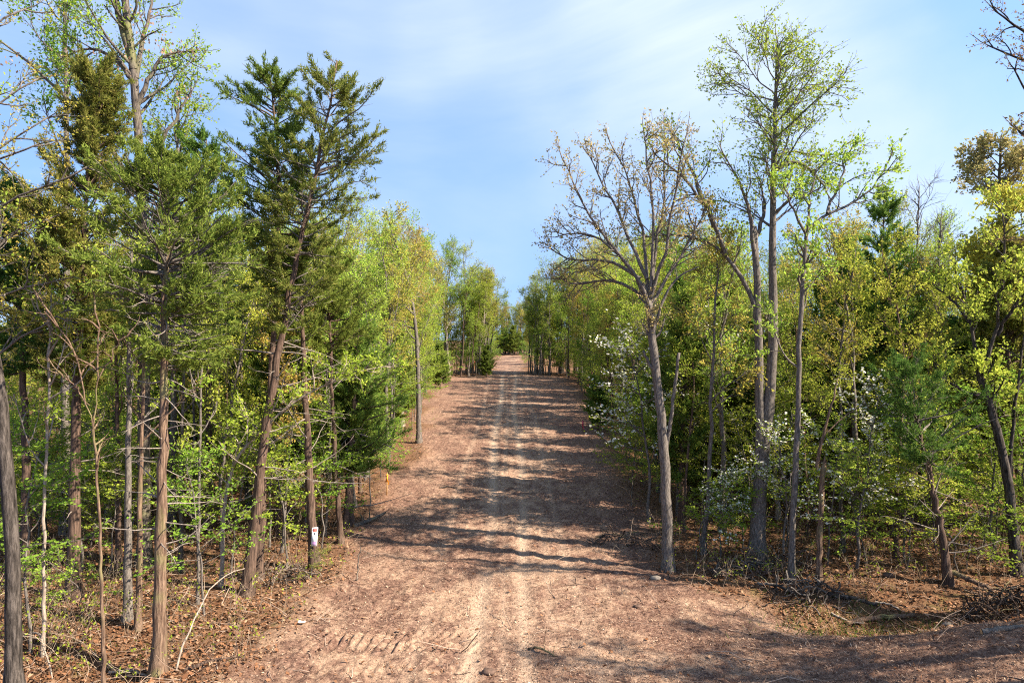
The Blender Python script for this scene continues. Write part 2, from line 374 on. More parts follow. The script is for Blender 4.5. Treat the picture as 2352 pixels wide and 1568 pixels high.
def conifer_mesh(mtr, mf, base, tp, tr, prof, d, nbr, nsub, nneed, ln=0.12, w=0.03, up=0.05, rise=(5, 45), m=0, lm=0, sub_len=0.5, gap=0.0):
    """evergreen branches with sprays; prof = [(height z, left length, right length)]"""
    zs = np.array([p[0] for p in prof]); zl = np.array([p[1] for p in prof]); zr = np.array([p[2] for p in prof])
    o = np.argsort(zs); zs, zl, zr = zs[o], zl[o], zr[o]
    lo, hi = zs[0], zs[-1]
    wz = rng.random(nbr*3)*(hi-lo)+lo
    ln_avg = np.interp(wz, zs, (zl+zr)/2)
    keep = rng.random(len(wz)) < (0.55+ln_avg/ln_avg.max())/1.55
    wz = wz[keep][:nbr]; n = len(wz)
    tz = tp[:, 2]
    S = np.stack([np.interp(wz, tz, tp[:, i]) for i in range(3)], 1)
    a = rng.random(n)*2*np.pi
    c = np.cos(a)
    Ln = np.where(c < 0, np.interp(wz, zs, zl), np.interp(wz, zs, zr))*np.abs(c) + np.interp(wz, zs, np.minimum(zl, zr)*0.5+np.maximum(zl, zr)*0.4)*(1-np.abs(c))
    Ln = Ln*(0.55+0.55*rng.random(n)) + 0.12
    frac = (wz-lo)/(hi-lo+1e-6)
    e = np.radians(rise[0]+(rise[1]-rise[0])*frac + rng.normal(size=n)*10)
    D = np.stack([c*np.cos(e), np.sin(a)*np.cos(e), np.sin(e)], 1)
    Bp = grow(S, D, Ln, 6, 0.11, up)
    r = np.clip(0.012+0.012*Ln, 0.008, 0.05)[:, None]*np.linspace(1, 0.25, 7)[None]
    tubes(mtr, Bp, r, 4, m)
    S2, D2, t2 = spawn(Bp, nsub, 0.32, 1.0, 25, 65, flat=0.5)
    SL = sub_len*(0.5+0.8*rng.random(len(S2)))*np.clip(np.repeat(Ln, nsub)*0.55, 0.45, 1.25)*(1.2-0.5*t2)
    Sp = grow(S2, D2, SL, 3, 0.16, 0.05)
    tubes(mtr, Sp, np.linspace(0.007, 0.0025, 4)[None]*np.ones((len(Sp), 1)), 3, m)
    tip = grow(Bp[:, -1], Bp[:, -1]-Bp[:, -2], np.full(n, sub_len*0.7), 3, 0.1, 0.08)
    Sp = np.concatenate([Sp, tip, tip])
    if gap: Sp = Sp[rng.random(len(Sp)) > gap*0.3]; Sp = Sp[vn(Sp[:, 1, 0]*2.1+Sp[:, 1, 1]*1.3, Sp[:, 1, 2]*2.6, 5) > gap*1.5] if gap < 0.5 else Sp[rng.random(len(Sp)) > gap]
    pos, dd, _ = spawn(Sp, nneed, 0.05, 1.0, 15, 75)
    pos = pos+rng.normal(size=pos.shape)*0.035
    slivers(mf, pos, dd+np.array([0, 0, 0.25]), ln, w, lm)

def cedar(trunk_px, d, r0, r1, prof_px, label, bmat='cedar', lmat='cedar', nbr=95, nsub=8, nneed=26, dead=0, dead_range=None, group=None, gap=0.0, name='cedar_tree', ln=0.115, w=0.03, rise=(5, 45), sub_len=0.5, dead_len=(0.7, 1.9)):
    pts = [P(x, y, d) for x, y in trunk_px]
    base = pts[0].copy(); base[2] = float(zg(base[0], base[1])); pts[0] = base
    nbr = int(nbr*1.3); nneed = int(nneed*1.6)
    rt = root_at(name, base); tag(rt, label, 'cedar tree', group)
    mt = MB(); tp, tr = trunk_tube(mt, pts, r0, r1, n=26, sides=14, wig=0.02)
    link('trunk', mt.mesh('trunk', B[bmat], base, True), rt)
    prof = [(CAMZ-(py-784)/F*d, l/F*d, r/F*d) for py, l, r in prof_px]
    mc = MB()
    conifer_mesh(mc, mc, base, tp, tr, prof, d, nbr, nsub, nneed, m=0, lm=1, gap=gap, ln=ln, w=w, rise=rise, sub_len=sub_len)
    link('crown', mc.mesh('crown', [B['grey'] if gap >= 0.15 else B[bmat], L[lmat]], base), rt)
    if dead:
        z0, z1 = (CAMZ-(dead_range[1]-784)/F*d, CAMZ-(dead_range[0]-784)/F*d)
        for i in range(dead):
            z = z0+(z1-z0)*(i+random.random())/dead
            s = np.array([np.interp(z, tp[:, 2], tp[:, k]) for k in range(3)])
            a = random.choice([0, math.pi])+random.gauss(0, 0.8); e = random.gauss(0.1, 0.35)
            ll = random.uniform(*dead_len)*(1.0 if random.random() < 0.7 else 1.5)
            g = grow(s[None], np.array([[math.cos(a)*math.cos(e), math.sin(a)*math.cos(e), math.sin(e)]]), np.array([ll]), 8, 0.10, 0.03, 0.09)
            mb = MB(); tubes(mb, g, np.linspace(0.006+0.011*ll, 0.004, 9)[None], 5, 0, rough=0.15)
            S, D, t = spawn(g, 4, 0.35, 1.0, 20, 60)
            tw = grow(S, D, ll*0.35*(1.2-t)*rng.random(4)+0.1, 3, 0.15, 0.0)
            tubes(mb, tw, np.linspace(0.007, 0.003, 4)[None]*np.ones((4, 1)), 3, 0)
            link('dead_branch', mb.mesh('dead_branch', B['deadwood'], base, True), rt)
    return rt

# ------------------------------------------------------------------ ground
def spaced(a, b, s): return list(np.arange(a, b, s))
xs = np.array([-500, -300, -200, -140, -100, -80, -66]+spaced(-56, -24, 1.6)+spaced(-24, -13, 0.3)+spaced(-13, -6, 0.09)+spaced(-6, -0.4, 0.042)+spaced(-0.4, 14, 0.09)+spaced(14, 24, 0.3)+spaced(24, 57, 1.6)+[66, 80, 100, 140, 200, 300, 500])
ys = [-60, -40, -20, -8, 0, 5, 8, 10]+spaced(11, 26, 0.085)
while ys[-1] < 200: ys.append(ys[-1]+max(0.085, (ys[-1]-16)*0.0075))
ys += [215, 240, 280, 340, 420, 520, 650]
ys = np.array(ys)
X, Y = np.meshgrid(xs, ys)
EL, ER = edgeL(Y), edgeR(Y)
wob = (fbm(X*0.35, Y*0.35, 9, 3)-0.5)*3.2
clear = sst(-0.8, 1.2, X-EL+wob)*sst(-0.8, 1.2, ER-X+wob)*(1-sst(150, 165, Y))
near = 1-sst(40, 90, Y)
Z = zg(X, Y)
clod = (fbm(X*1.6, Y*1.6, 21, 4)-0.5)*0.22 + (np.abs(fbm(X*3.3, Y*3.3, 31, 3)-0.5)-0.1)*0.20 + (vn(X*7, Y*7, 41)-0.5)*0.045
waver = 0.35*np.sin(Y*0.06+1)*sst(20, 40, Y)
trk = np.zeros_like(X); rut = np.zeros_like(X)
for cxp, wd_, amp in ((-2.45, 0.16, 0.3), (-0.95, 0.24, 0.85), (-0.3, 0.12, 0.3), (0.45, 0.22, 0.75), (1.05, 0.14, 0.25), (1.85, 0.16, 0.3)):
    dx = X-(cxp+waver*(0.5+0.2*cxp)+0.12*np.sin(Y*0.17+cxp*3))
    g = np.exp(-(dx/wd_)**2); trk = np.maximum(trk, amp*g); rut += amp*g
trk *= sst(9, 13, Y)*(1-sst(82, 100, Y))*np.clip(-0.3+2.2*fbm(X*1.1, Y*0.25, 77, 3)+0.35*sst(22, 45, Y), 0, 1)
Z = Z + clear*(clod*0.75*(1-0.75*trk)*(0.35+0.65*near) - 0.05*rut*near) + (1-clear)*((fbm(X*0.8, Y*0.8, 5, 4)-0.5)*0.35+clod*0.5)
# crawler track cleat marks across the lower left of the clearing
u = X*0.94+Y*0.34
def band(x0, x1, y0, y1): return sst(x0-0.25, x0+0.25, X)*(1-sst(x1-0.25, x1+0.25, X))*sst(y0-0.12, y0+0.12, Y)*(1-sst(y1-0.12, y1+0.12, Y))
jig = 0.10*(fbm(X*1.5, Y*1.5, 55, 2)-0.5)
cleat = 0
for (x0, x1, y0, y1, sh, dirn) in ((-5.2, -0.7, 16.55, 17.75, 0.0, 0.34), (-5.4, -1.0, 15.35, 16.0, 0.13, 0.22)):
    ph = (X+dirn*(Y-16)*np.where(X > -2.6, -1.7, -0.5)+sh+jig)/0.25*2*np.pi
    cleat = cleat + band(x0, x1, y0, y1)*(np.sin(ph)**3*0.5+0.12*np.sin(2*ph))*(0.5 if y0 < 16 else 1)*np.clip(0.2+1.4*fbm(X*0.9, Y*1.3, 71, 3), 0, 1.1)
Z = Z + 0.13*cleat*clear
# little windrow of turned soil at the clearing's sides
Z = Z + 0.16*np.exp(-((X-EL+wob)/0.6)**2)*near*fbm(X*1.2, Y*1.2, 8, 3)
mbg = MB()
ny, nx = X.shape
i = (np.arange(ny-1)[:, None]*nx+np.arange(nx-1)[None]).ravel()
mbg.add(np.stack([X, Y, Z], -1), np.stack([i, i+1, i+1+nx, i+nx], -1))

m_ground, t, o = mat('soil')
b = N(t, 'ShaderNodeBsdfPrincipled'); b.inputs['Roughness'].default_value = 0.95; b.inputs['Specular IOR Level'].default_value = 0.1
g = N(t, 'ShaderNodeNewGeometry')
def noise(sc_, det=6, rough=0.6, vec=None, scl=None):
    n = N(t, 'ShaderNodeTexNoise'); n.inputs['Scale'].default_value = sc_; n.inputs['Detail'].default_value = det; n.inputs['Roughness'].default_value = rough
    if scl:
        mp_ = N(t, 'ShaderNodeMapping'); mp_.inputs['Scale'].default_value = scl; t.links.new(g.outputs['Position'], mp_.inputs[0]); t.links.new(mp_.outputs[0], n.inputs['Vector'])
    else: t.links.new(g.outputs['Position'], n.inputs['Vector'])
    return n.outputs[0]
def attr(n_): a = N(t, 'ShaderNodeAttribute', attribute_name=n_); return a.outputs['Fac']
def mixc(f, a, b_):
    n = N(t, 'ShaderNodeMix', data_type='RGBA')
    for s_, v in (('Factor', f), ('A', a), ('B', b_)):
        if hasattr(v, 'is_linked'): t.links.new(v, n.inputs[s_])
        else: n.inputs[s_].default_value = (*v, 1) if isinstance(v, tuple) else v
    return n.outputs['Result']
nf, nm, nb_ = noise(9, 8, 0.7), noise(1.7, 6, 0.6), noise(0.35, 4, 0.5)
nfl = noise(26, 5, 0.7)
mulch = ramp(t, nf, [(0.30, (0.036, 0.02, 0.016)), (0.46, (0.135, 0.077, 0.057)), (0.60, (0.24, 0.15, 0.11)), (0.76, (0.42, 0.285, 0.21))])
dirt = ramp(t, nf, [(0.28, (0.12, 0.072, 0.05)), (0.46, (0.32, 0.212, 0.148)), (0.72, (0.51, 0.365, 0.26))])
litter = ramp(t, nfl, [(0.3, (0.03, 0.016, 0.01)), (0.47, (0.12, 0.063, 0.036)), (0.6, (0.20, 0.115, 0.065)), (0.75, (0.33, 0.215, 0.135))])
patch = ramp(t, M(t, 'ADD', M(t, 'MULTIPLY', nm, 0.55), M(t, 'MULTIPLY', nb_, 0.45)), [(0.46, (0, 0, 0)), (0.56, (0.85, 0.85, 0.85))])
pale = M(t, 'MAXIMUM', M(t, 'MULTIPLY', patch, attr('dirt')), M(t, 'MULTIPLY', attr('track'), 1.0), clamp=True)
c = mixc(pale, mulch, dirt)
c = mixc(M(t, 'MULTIPLY', attr('track'), 0.6), c, (0.47, 0.365, 0.275))
c = mixc(attr('clear'), litter, c)
mossf = M(t, 'MULTIPLY', ramp(t, nm, [(0.55, (0, 0, 0)), (0.72, (0.5, 0.5, 0.5))]), M(t, 'SUBTRACT', 1.0, attr('clear')))
c = mixc(mossf, c, (0.11, 0.12, 0.03))
t.links.new(c, b.inputs['Base Color'])
bp = N(t, 'ShaderNodeBump'); bp.inputs['Strength'].default_value = 1.0; bp.inputs['Distance'].default_value = 0.09
t.links.new(M(t, 'ADD', nf, M(t, 'MULTIPLY', nfl, 0.5)), bp.inputs['Height']); t.links.new(bp.outputs[0], b.inputs['Normal'])
t.links.new(b.outputs[0], o.inputs[0])
me = mbg.mesh('ground', m_ground, smooth=True)
for nme, arr in (('clear', clear), ('track', np.clip(trk, 0, 1)), ('dirt', np.clip((0.3+0.75*(1-sst(19, 24, Y))+0.7*np.exp(-(X/3.4)**2))*(1-0.8*sst(4, 7, X)*(1-sst(17, 20, Y))), 0, 1))):
    a = me.attributes.new(nme, 'FLOAT', 'POINT'); a.data.foreach_set('value', arr.astype(np.float32).ravel())
ground = link('ground', me); tag(ground, kind='structure')
# exact mesh height for things that lie on the soil
def gz(x, y):
    x = np.asarray(x, float); y = np.asarray(y, float)
    ix = np.clip(np.searchsorted(xs, x)-1, 0, nx-2); iy = np.clip(np.searchsorted(ys, y)-1, 0, ny-2)
    fx = (x-xs[ix])/(xs[ix+1]-xs[ix]); fy = (y-ys[iy])/(ys[iy+1]-ys[iy])
    return (Z[iy, ix]*(1-fx)+Z[iy, ix+1]*fx)*(1-fy)+(Z[iy+1, ix]*(1-fx)+Z[iy+1, ix+1]*fx)*fy

# ------------------------------------------------------------------ hero trees, left of the clearing
def hw(*a, **k): return hardwood(*a, **k)
hw('oak_tree', [(32, 1595), (30, 1350), (22, 1120), (8, 960), (-20, 780), (-70, 600), (-110, 380), (-140, 200)], 14.5, 0.165, 0.08, B['oak_dark'], L['yellowgreen'],
   'dark deeply furrowed oak trunk cut by the left edge of the photo', auto=7, h0=0.6, limb_len=2.2, leafsize=0.06, per=6, leafy=0.8)
hw('maple_tree', [(-190, 1560), (-190, 900), (-200, 400), (-210, 0)], 16.0, 0.18, 0.08, B['grey'], L['yellow'],
   'sparse maple reaching yellow flower tufts in from the upper left corner', auto=0, nb=6, nt=6, blen=1.1, tlen=0.45, leafsize=0.048, per=10, leafy=0.75, limb_r=0.04, up=0.03, limb_depth=0.6,
   limbs_px=[[(-190, 800), (-80, 560), (0, 455), (120, 432), (215, 375)], [(-190, 700), (-60, 400), (20, 310), (110, 270)], [(-190, 600), (-80, 300), (10, 220), (90, 180)], [(-190, 950), (-60, 720), (40, 655), (150, 640)],
             [(-190, 1000), (-60, 850), (60, 770), (170, 700)], [(-200, 400), (-100, 150), (-20, 60), (60, 20)], [(-190, 900), (-50, 600), (40, 520), (120, 500)], [(-200, 500), (-90, 380), (0, 370), (90, 330)]])
hw('sapling', [(240, 1596), (236, 1420), (229, 1220), (220, 1060), (214, 985)], 14.6, 0.045, 0.022, B['cedar'], L['lime'],
   'thin bare forked sapling left of the big red cedar trunk', cat='sapling', auto=0, limbs_px=[[(214, 985), (200, 900), (165, 800), (130, 735), (100, 700)], [(214, 985), (222, 880), (226, 780), (218, 690)], [(205, 930), (160, 870), (110, 850)], [(222, 880), (260, 800), (300, 760)]],
   nb=4, nt=3, blen=0.7, tlen=0.3, leafsize=0.04, per=2, leafy=0.4, limb_r=0.013, limb_depth=0.3, sides=8)
cedar([(362, 1532), (368, 1300), (374, 1050), (377, 850), (381, 650), (386, 560), (380, 460), (384, 370)], 15.8, 0.165, 0.03,
      [(360, 15, 15), (430, 95, 95), (510, 170, 175), (600, 210, 205), (690, 215, 205), (770, 190, 140), (850, 100, 70)],
      'tall red-brown cedar with bare grey dead branches, nearest full trunk on the left', dead=46, dead_range=(600, 1290), nbr=120, nsub=8, nneed=24, gap=0.15, rise=(-8, 32), lmat='cedar', dead_len=(0.6, 1.5))
hw('oak_tree', [(332, 1300), (330, 950), (326, 620), (325, 450), (318, 300), (311, 190), (298, 90), (287, 0), (280, -90)], 22.6, 0.22, 0.10, B['oak'], L['green'],
   'tallest left hardwood with forked grey trunk and curled brown dead leaves', auto=8, h0=0.72, limb_len=2.6, leafsize=0.075, per=7, leafy=0.8, limb_r=0.09,
   limbs_px=[[(322, 450), (230, 300), (130, 205), (60, 135), (0, 92), (-80, 40)], [(316, 240), (345, 170), (380, 120), (450, 118)], [(325, 420), (370, 330), (430, 230), (440, 190)], [(311, 190), (250, 120), (200, 110), (150, 130)], [(312, 180), (330, 80), (350, 0), (360, -60)]],
   stems=[([(307, 150), (288, 90), (268, 10), (255, -70)], 0.13, 0.08)],
   dead_tufts=[(400, 118, 0.25, 40), (440, 116, 0.15, 25), (250, 125, 0.4, 60), (330, 90, 0.35, 50), (420, 210, 0.2, 30), (330, 30, 0.3, 40), (270, 150, 0.4, 50), (180, 130, 0.3, 35), (60, 140, 0.3, 30)])
cedar([(170, 1372), (172, 1000), (182, 700), (200, 420), (216, 215)], 20.0, 0.19, 0.02,
      [(190, 60, 60), (230, 85, 85), (300, 90, 100), (400, 95, 105), (500, 140, 120), (600, 170, 110), (700, 170, 100), (800, 130, 90), (900, 60, 50)],
      'bushy round-topped bronze cedar beside the tall forked hardwood', bmat='cedar_dark', lmat='bronze', nbr=150, nsub=9, nneed=30, dead=8, dead_range=(850, 1200), rise=(10, 60))
cedar([(62, 1335), (58, 1000), (45, 700), (30, 430)], 21.4, 0.17, 0.02, [(430, 10, 10), (540, 70, 100), (650, 100, 120), (760, 90, 110), (860, 50, 60)],
      'dark cedar rising behind the leftmost furrowed oak trunk', bmat='cedar_dark', lmat='cedar_dark', nbr=100, nneed=26)
cedar([(565, 1366), (586, 1200), (606, 1020), (631, 850), (656, 720), (681, 600), (703, 500), (727, 400), (747, 300), (765, 210), (774, 140)], 20.2, 0.18, 0.02,
      [(140, 8, 8), (180, 40, 40), (230, 60, 70), (280, 95, 115), (310, 110, 175), (350, 100, 100), (385, 110, 110), (425, 120, 230), (470, 110, 120), (560, 130, 100), (640, 110, 110), (700, 70, 80), (760, 30, 60)],
      'leaning cedar whose pointed top is highest of the pair left of the clearing', bmat='cedar_dark', lmat='bronze', nbr=95, nsub=8, nneed=25, dead=18, dead_range=(680, 1150), gap=0.15, rise=(-8, 38))
cedar([(592, 1335), (613, 1000), (629, 750), (640, 560), (641, 400), (631, 260), (620, 175)], 21.4, 0.15, 0.02,
      [(175, 8, 8), (210, 65, 45), (255, 125, 75), (300, 90, 75), (345, 80, 70), (400, 140, 75), (500, 135, 75), (600, 110, 70), (680, 70, 60)],
      'second cedar of the close pair, its shorter top just left of the leaning one', bmat='cedar_dark', lmat='cedar', nbr=98, nsub=8, nneed=25, gap=0.13, dead=10, dead_range=(650, 1100), rise=(-8, 38))
sign_tree = cedar([(726, 1310), (716, 1210), (706, 1020), (699, 860), (692, 720), (690, 640), (702, 555)], 22.4, 0.175, 0.03,
      [(555, 25, 40), (640, 60, 90), (720, 60, 100), (800, 40, 60)],
      'dark straight cedar trunk with a paper sign nailed to its base', bmat='cedar_dark', lmat='cedar', nbr=45, nneed=22, dead=26, dead_range=(780, 1150), gap=0.2)
cedar([(783, 1256), (769, 1060), (762, 900), (757, 740), (752, 590)], 25.0, 0.115, 0.02, [(590, 15, 15), (680, 70, 90), (760, 70, 110), (830, 40, 80)],
      'slim cedar standing just right of the tree with the sign', bmat='cedar_dark', lmat='cedar', nbr=60, nneed=22, dead=12, dead_range=(850, 1130))
cedar([(803, 1216), (801, 1100), (809, 980), (816, 860), (822, 740)], 27.2, 0.17, 0.02, [(740, 10, 10), (800, 50, 60), (870, 50, 90), (925, 50, 130), (955, 40, 185), (1000, 20, 40), (1045, 20, 185), (1090, 10, 25)],
      'low cedar with long drooping green boughs over the left edge of the clearing', bmat='cedar_dark', lmat='cedar', nbr=52, nsub=8, nneed=28, dead=14, dead_range=(980, 1200), rise=(-4, 40))
hw('oak_tree', [(962, 1018), (961, 900), (957, 770), (948, 690), (930, 620), (907, 560), (896, 515)], base_depth(962, 1018), 0.17, 0.06, B['grey'], L['orange'],
   'grey straight-trunked oak with yellow-orange crown at the left clearing edge', auto=11, h0=0.42, limb_len=3.0, leafsize=0.10, per=9, nb=7, nt=6)
hw('hardwood_tree', [(150, 1240), (150, 800), (155, 400), (150, 140), (148, -60)], 26.0, 0.17, 0.06, B['grey'], L['green'], 'upright grey tree with light green haze of leaves in the upper left', auto=16, h0=0.66, limb_len=2.6, nb=7, nt=6, blen=1.2, leafsize=0.085, per=7)
hw('hardwood_tree', [(395, 1215), (400, 800), (405, 480), (410, 250)], 27.0, 0.15, 0.04, B['grey'], L['green'], 'light green tree showing just right of the tallest left hardwood', auto=18, h0=0.5, limb_len=2.2, nb=7, nt=6, blen=1.1, leafsize=0.085, per=8)
cedar([(478, 1225), (480, 900), (478, 600), (474, 320)], 26.5, 0.16, 0.02, [(315, 8, 8), (400, 80, 60), (480, 110, 80), (580, 120, 100), (700, 110, 100), (800, 80, 70)], 'blue-green cedar filling the gap left of the close pair', bmat='cedar_dark', lmat='cedar', nbr=100, nneed=24, gap=0.1)
for px, py, top, r_, bm, lb, lx in ((293, 1432, 560, 0.12, 'grey', 'straight grey trunk close behind the big red cedar', 8), (318, 1448, 640, 0.085, 'cedar', 'thin reddish trunk squeezed between grey trunk and big red cedar', 20), (272, 1310, 620, 0.10, 'cedar_dark', 'dark reddish trunk deep behind the bare forked sapling', -8),
                                   (415, 1305, 600, 0.08, 'oak', 'slim trunk just right of the big red cedar, farther back', 14), (455, 1392, 720, 0.05, 'grey', 'pencil-thin grey pole between big cedar and leaning cedar', 10), (640, 1215, 520, 0.11, 'grey', 'grey trunk in shade behind the leaning cedar base', 6), (98, 1500, 700, 0.045, 'pale', 'pale whip-like pole right of the leftmost oak', 20)):
    d_ = base_depth(px, py)
    hw('sapling' if r_ < 0.09 else 'hardwood_tree', [(px, py), (px+lx*0.3, (py+top)/2), (px+lx, top)], d_, r_, 0.025, B[bm], L['yellowgreen' if px % 2 else 'lime'], lb, cat='sapling' if r_ < 0.09 else 'tree', auto=8, h0=0.5, limb_len=1.6, nb=5, nt=5, blen=0.9, tlen=0.4, leafsize=0.07, per=6, sides=9)
hw('sapling', [(506, 1345), (512, 1210), (522, 1090), (548, 1040), (600, 990), (660, 930), (740, 885), (840, 845)], 20.6, 0.07, 0.018, B['pale'], L['lime'],
   'curved leaning sapling arching right with lime leaves beside the leaning cedar', cat='sapling', auto=9, h0=0.3, limb_len=1.3, nb=5, nt=5, blen=0.8, tlen=0.4, leafsize=0.085, per=8, sides=8)

# ------------------------------------------------------------------ hero trees, right of the clearing
hw('oak_tree', [(1535, 1306), (1530, 1150), (1523, 1000), (1509, 860), (1498, 770), (1488, 690)], 22.5, 0.19, 0.125, B['grey'], L['tan'],
   'broad fan-shaped oak with bare twisting limbs and tan buds right of the clearing', auto=0, nb=10, nt=7, blen=1.2, tlen=0.45, leafsize=0.065, per=6, leafy=0.85, limb_r=0.066, limb_depth=2.0, up=0.05,
   limbs_px=[[(1488, 690), (1470, 640), (1405, 565), (1345, 490), (1310, 400), (1290, 360)], [(1488, 690), (1450, 615), (1385, 548), (1330, 530), (1275, 545)], [(1490, 680), (1485, 600), (1470, 500), (1440, 400), (1400, 325)],
             [(1492, 680), (1500, 580), (1500, 470), (1488, 380), (1478, 300)], [(1494, 690), (1530, 580), (1546, 470), (1560, 380), (1578, 305)], [(1492, 700), (1542, 620), (1592, 540), (1625, 470)], [(1470, 640), (1420, 605), (1370, 590), (1310, 605), (1262, 570)],
             [(1495, 700), (1500, 600), (1525, 480), (1530, 370), (1525, 300)], [(1488, 690), (1440, 650), (1380, 640), (1320, 660), (1290, 640)], [(1486, 640), (1430, 520), (1390, 430), (1350, 350)]],
   stems=[([(1526, 1040), (1540, 980), (1548, 900), (1560, 810)], 0.075, 0.045), ([(1506, 860), (1492, 838), (1478, 806)], 0.06, 0.045), ([(1497, 770), (1530, 670), (1565, 628), (1605, 612)], 0.07, 0.02)])
hw('twin_trunk_tree', [(1739, 1290), (1742, 1170), (1750, 1050), (1768, 920), (1778, 780), (1774, 650), (1775, 500), (1779, 380), (1779, 250), (1783, 165), (1786, 95)], 23.2, 0.27, 0.03, B['grey'], L['green'],
   'tallest tree on the right, twin-trunked with an airy light green top', auto=34, h0=0.64, ang=(42, 70), nb=9, nt=6, blen=1.25, tlen=0.5, leafsize=0.07, per=6, leafy=0.85, limb_r=0.09, limb_depth=1.4, up=0.05,
   prof=[(70, 8, 8), (120, 50, 45), (190, 100, 85), (270, 140, 120), (330, 100, 165), (400, 80, 165), (470, 90, 120), (600, 50, 50)],
   limbs_px=[[(1733, 700), (1710, 640), (1660, 572), (1610, 545), (1540, 535), (1480, 545)], [(1668, 585), (1635, 500), (1590, 430), (1555, 390), (1500, 350)], [(1640, 520), (1600, 420), (1570, 350), (1540, 300)], [(1778, 390), (1820, 365), (1870, 390), (1910, 460)], [(1735, 600), (1725, 500), (1700, 420), (1660, 350)], [(1732, 560), (1760, 480), (1740, 400)]],
   stems=[([(1748, 1060), (1745, 950), (1743, 800), (1739, 660), (1733, 560), (1731, 520)], 0.175, 0.10)])
hw('hardwood_tree', [(1816, 1332), (1823, 1150), (1832, 950), (1836, 800), (1843, 650), (1853, 530)], 21.4, 0.105, 0.06, B['grey'], L['yellowgreen'],
   'slender grey tree just right of the twin trunks with one limb thrown right', auto=4, h0=0.6, limb_len=1.4, nb=7, nt=6, blen=1.1, tlen=0.45, leafsize=0.085, per=8, limb_r=0.05,
   limbs_px=[[(1853, 530), (1900, 490), (1960, 468), (2015, 425), (2040, 370)], [(1852, 540), (1862, 450), (1875, 390)], [(1852, 540), (1820, 480), (1800, 420)], [(1900, 490), (1930, 420), (1950, 350)]])
sn = hw('snag', [(1880, 1342), (1883, 1230), (1886, 1130), (1892, 1068)], 21.0, 0.095, 0.075, B['cedar'], L['brown'], 'broken snag stub with a dead grey pole leaning on top', cat='dead tree', auto=0, nb=1, nt=1, blen=0.3, tlen=0.2, per=0,
   stems=[([(1876, 1062), (1896, 980), (1912, 920), (1925, 868)], 0.06, 0.02), ([(1890, 1000), (1945, 950), (1990, 925)], 0.022, 0.01)])
cedar([(2178, 1342), (2160, 1210), (2136, 1090), (2104, 960), (2085, 860)], 21.0, 0.14, 0.02, [(840, 20, 20), (900, 90, 90), (960, 120, 120), (1030, 110, 130), (1090, 50, 90)],
      'left-leaning dark cedar in front of the thicket on the right', bmat='cedar_dark', lmat='cedar_dark', nbr=42, nneed=20, gap=0.2, dead=16, dead_range=(1050, 1280))
hw('hardwood_tree', [(2337, 1330), (2317, 1110), (2287, 974), (2262, 890), (2248, 852)], 21.6, 0.17, 0.10, B['oak_dark'], L['yellowgreen'],
   'dark crooked tree by the right edge forking above its bend', auto=0, nb=8, nt=6, blen=1.3, tlen=0.5, leafsize=0.085, per=9, limb_r=0.065,
   limbs_px=[[(2248, 852), (2272, 813), (2290, 770), (2302, 680), (2312, 580), (2300, 480)], [(2248, 852), (2234, 790), (2222, 700), (2190, 600)], [(2262, 910), (2222, 905), (2192, 884), (2150, 858)], [(2317, 1094), (2328, 960), (2346, 830), (2360, 700)], [(2290, 770), (2330, 700), (2380, 640)], [(2228, 740), (2190, 690), (2150, 660)]])
hw('oak_tree', [(2620, 1380), (2610, 900), (2590, 450), (2560, 250), (2540, 60)], 18.0, 0.26, 0.10, B['oak_dark'], L['bud'],
   'reddish-budded oak branches poking in at the upper right corner', auto=10, h0=0.5, limb_len=3.0, nb=6, nt=5, blen=1.0, tlen=0.4, leafsize=0.055, per=6, leafy=0.7, limb_r=0.07, limb_depth=0.5, up=0.03,
   limbs_px=[[(2580, 420), (2450, 230), (2352, 135), (2300, 112), (2268, 104)], [(2450, 230), (2352, 70), (2285, 25)], [(2590, 450), (2420, 330), (2352, 200), (2330, 160)], [(2590, 500), (2420, 360), (2340, 300)]])
cedar([(2030, 1185), (2032, 900), (2030, 460)], 29.3, 0.16, 0.02, [(455, 18, 18), (500, 32, 30), (540, 45, 42), (640, 80, 75), (740, 110, 110), (840, 130, 120), (940, 110, 100), (1040, 60, 60)],
      'pointed spire-shaped dark cedar above the thicket on the right', bmat='cedar_dark', lmat='cedar', nbr=105, nneed=22, gap=0.14, ln=0.15, w=0.035)
cedar([(1925, 1160), (1930, 900), (1945, 600)], 30.6, 0.16, 0.02, [(600, 5, 5), (680, 80, 80), (780, 120, 120), (900, 130, 130), (1000, 100, 100), (1060, 40, 40)],
      'wide dark cedar between the slender grey tree and the spire-shaped cedar', bmat='cedar_dark', lmat='cedar', nbr=120, nneed=26, ln=0.16, w=0.04)
cedar([(1655, 1160), (1648, 900), (1640, 660)], 30.6, 0.17, 0.02, [(650, 5, 5), (740, 70, 70), (840, 110, 110), (930, 120, 110), (1010, 100, 90), (1080, 40, 40)],
      'dense dark cedar between the fan-shaped oak and the twin trunks', bmat='cedar_dark', lmat='cedar', nbr=130, nneed=28, ln=0.16, w=0.04)
cedar([(1565, 1210), (1570, 960), (1580, 700)], 27.5, 0.15, 0.02, [(700, 5, 5), (780, 60, 60), (880, 80, 90), (980, 80, 90), (1060, 60, 60), (1110, 30, 30)],
      'dark cedar tucked right behind the fan-shaped oak trunk', bmat='cedar_dark', lmat='cedar', nbr=100, nneed=26, ln=0.15, w=0.035)
hw('oak_tree', [(2285, 1120), (2290, 800), (2295, 500), (2298, 330)], 33.0, 0.2, 0.05, B['oak'], L['tan'],
   'tan-orange topped oak standing above the trees at the right edge', auto=14, h0=0.78, limb_len=1.7, nb=7, nt=6, blen=1.1, tlen=0.5, leafsize=0.12, per=10, leafy=0.95)
